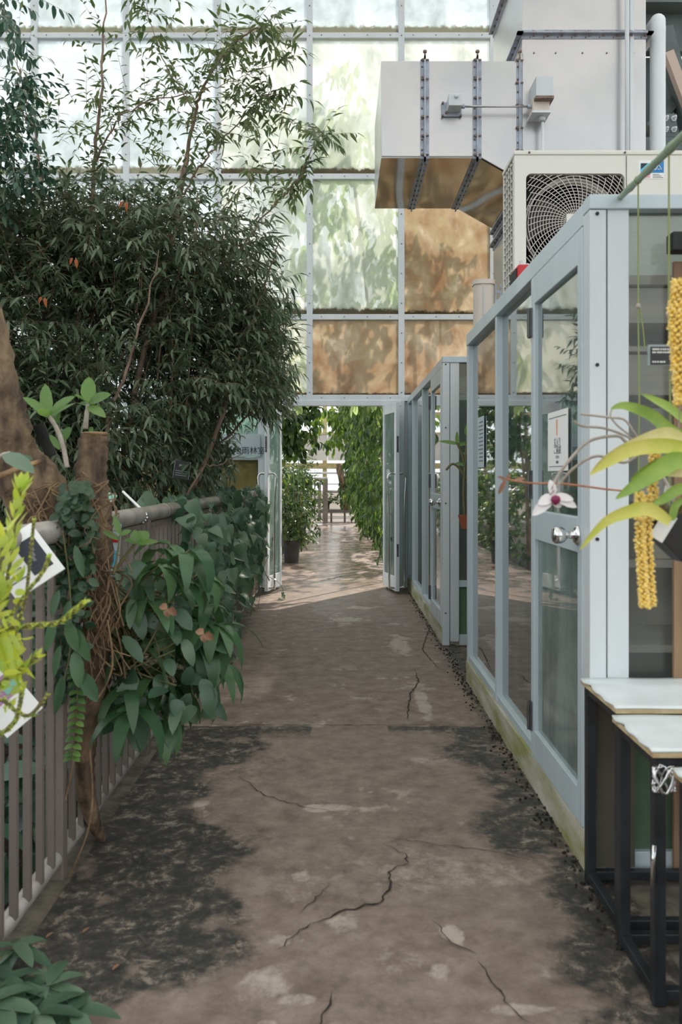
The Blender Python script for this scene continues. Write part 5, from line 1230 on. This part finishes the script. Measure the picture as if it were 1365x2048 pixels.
for x0_ in (.3, .55, 1.2): tw.tube(spline([(x0_, 10.6, -.02 if x0_ > .5 else 2.3), (x0_+.05, 10.6, 3.4), (x0_-.2, 10.6, 5.6)], 6), .02, 7)
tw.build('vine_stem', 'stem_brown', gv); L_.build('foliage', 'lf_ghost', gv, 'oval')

# far end of that room: white glazed wall, hanging screen, bench with pots
fw = thing('wall_far', 'far glazed wall of the next room with ochre frames', 'wall', kind='structure'); YF = 27.0
mb = MB()
for px_ in (650, 470, 830, 290): mb.box(PX(px_, YF)-.07, PX(px_, YF)+.07, YF, YF+.15, -.5, 7)
for py_ in (830, 932): mb.box(-9, 9, YF-.02, YF+.12, PZ(py_, YF)-.09, PZ(py_, YF)+.09)
mb.build('frame', 'far_frame', fw)
mb = MB(); mb.tube([(-6, YF-.1, PZ(946, YF)), (6, YF-.1, PZ(946, YF))], .035, 6); mb.tube([(-6, YF-.1, PZ(968, YF)), (6, YF-.1, PZ(968, YF))], .025, 6); mb.build('tie_rail', 'alu_grey', fw)
MB().box(-9, 9, YF, YF+.2, -.6, .1).build('plinth', 'far_panel', fw)
sc_ = thing('hanging_screen', 'pale panel screen hanging across the far end above the bench', 'screen')
for a0, a1 in ((-1.75, -.385), (-.375, .9)): MB().box(a0, a1, 26.3, 26.36, PZ(921, 26.3), PZ(869, 26.3)).build('panel', 'far_panel', sc_)
mb = MB(); mb.box(-2.2, 2, 26.28, 26.4, PZ(869, 26.3), PZ(866, 26.3)+.02); mb.box(-1.9, -1.8, 26.3, 26.4, -.5, PZ(866, 26.3)); mb.box(1.9, 2, 26.3, 26.4, -.5, PZ(866, 26.3)); mb.build('support', 'far_frame', sc_)
bn = thing('plant_bench', 'low bench across the far end of the path carrying potted plants', 'bench'); YN = 24.5
mb = MB(); mb.box(-.55, 1.6, YN, YN+.7, PZ(1026, YN), PZ(1019, YN)); mb.build('bench_top', 'rail_paint', bn)
for px_ in (663, 690, 716, 742): MB().box(PX(px_, YN)-.03, PX(px_, YN)+.03, YN+.02, YN+.1, 0, PZ(1026, YN)).build('leg', 'rail_paint', bn)
fp = thing('far_railing', 'brown posts and pipe rail at the end of the far path', 'railing')
mb = MB(); mb.box(PX(646, 24), PX(656, 24), 24, 24.12, -.1, PZ(958, 24)); mb.build('post', 'rail_paint', fp)
mb = MB(); mb.tube([(PX(520, 24), 24.06, PZ(958, 24)), (PX(656, 24), 24.06, PZ(958, 24))], .05, 8); mb.tube([(PX(520, 24), 24.06, PZ(1020, 24)), (PX(656, 24), 24.06, PZ(1020, 24))], .04, 8); mb.tube([(PX(656, 24), 24.06, PZ(983, 24)), (PX(716, 24), 24.06, PZ(983, 24))], .04, 8); mb.build('pipe_rail', 'rail_steel', fp)
for px_ in (622, 630, 638, 641): MB().box(PX(px_, 24)-.02, PX(px_, 24)+.02, 24.04, 24.08, PZ(1040, 24), PZ(960, 24)).build('baluster', 'rail_paint', fp)
for i, (px_, w_, h_, lbx) in enumerate(((655, .14, .18, 'dark pot with a leafy plant, leftmost on the far bench'), (690, .3, .12, 'wide low pot with dense foliage, middle of the far bench'), (715, .2, .15, 'pot with a bushy plant, rightmost on the far bench'))):
    t_ = thing('bench_plant', lbx, 'potted plant', group=None); x = PX(px_, YN); z = PZ(1019, YN)
    MB().lathe([(w_*.4, 0), (w_*.5, h_), (w_*.45, h_), (w_*.44, h_*.9)], (x, YN+.3, z), 14).build('pot', 'pot_grey', t_); L_ = LB()
    for k in range(26): twig(L_, None, Vector((x, YN+.3, z+h_)), Vector((U(-1, 1), U(-.5, .5), U(.3, 1))), U(.2, .5), 7, .12, .045, .4, .5)
    L_.build('foliage', 'lf_room', t_, 'oval')
tag(MB().box(PX(688, 24.2), PX(706, 24.2), 24.3, 24.33, PZ(1000, 24.2), PZ(987, 24.2)).build('plant_card', 'paper'), 'small white card standing among the far bench plants', 'card')
lg = thing('leaning_log', 'dark leaning log with hanging plants at the far end', 'log')
MB().tube(spline([P(679, 928, 24), P(684, 960, 24), P(692, 1000, 24.4), P(694, 1019, 24.6)], 5), .1, 8, wob=.15).build('trunk', 'bark', lg, smooth=True); L_ = LB()
for k in range(60): twig(L_, None, P(U(684, 706), U(935, 995), 24), Vector((U(-.5, 1), 0, -.6)), .3, 5, .15, .05, .5, 1.2)
L_.build('foliage', 'lf_room', lg, 'oval')

# phrases shared by the repeats
for stem_, phrase in (('metal_table', 'black frame tables by the near booth'), ('yellow_raceme', 'hanging yellow flower strings'), ('carton', 'cartons on the booth shelf'),
                      ('dead_leaf', 'withered leaves caught in the plants'), ('fallen_leaf', 'fallen leaves on the path'), ('hanging_string', 'green strings tied to the pole'),
                      ('plant_sign', 'plant signs along the railing'), ('plant_label', 'black plant labels on the left'), ('orchid_shoot', 'leafy shoots on the driftwood'),
                      ('bench_plant', 'potted plants on the far bench'), ('glass_booth', 'glazed booths along the path'), ('potted_shrub', 'potted shrubs beyond the doorway'), ('door_notice', None)):
    if phrase:
        for o in bpy.data.objects:
            if o.parent is None and o.name.split('.')[0] == stem_: o['group'] = phrase
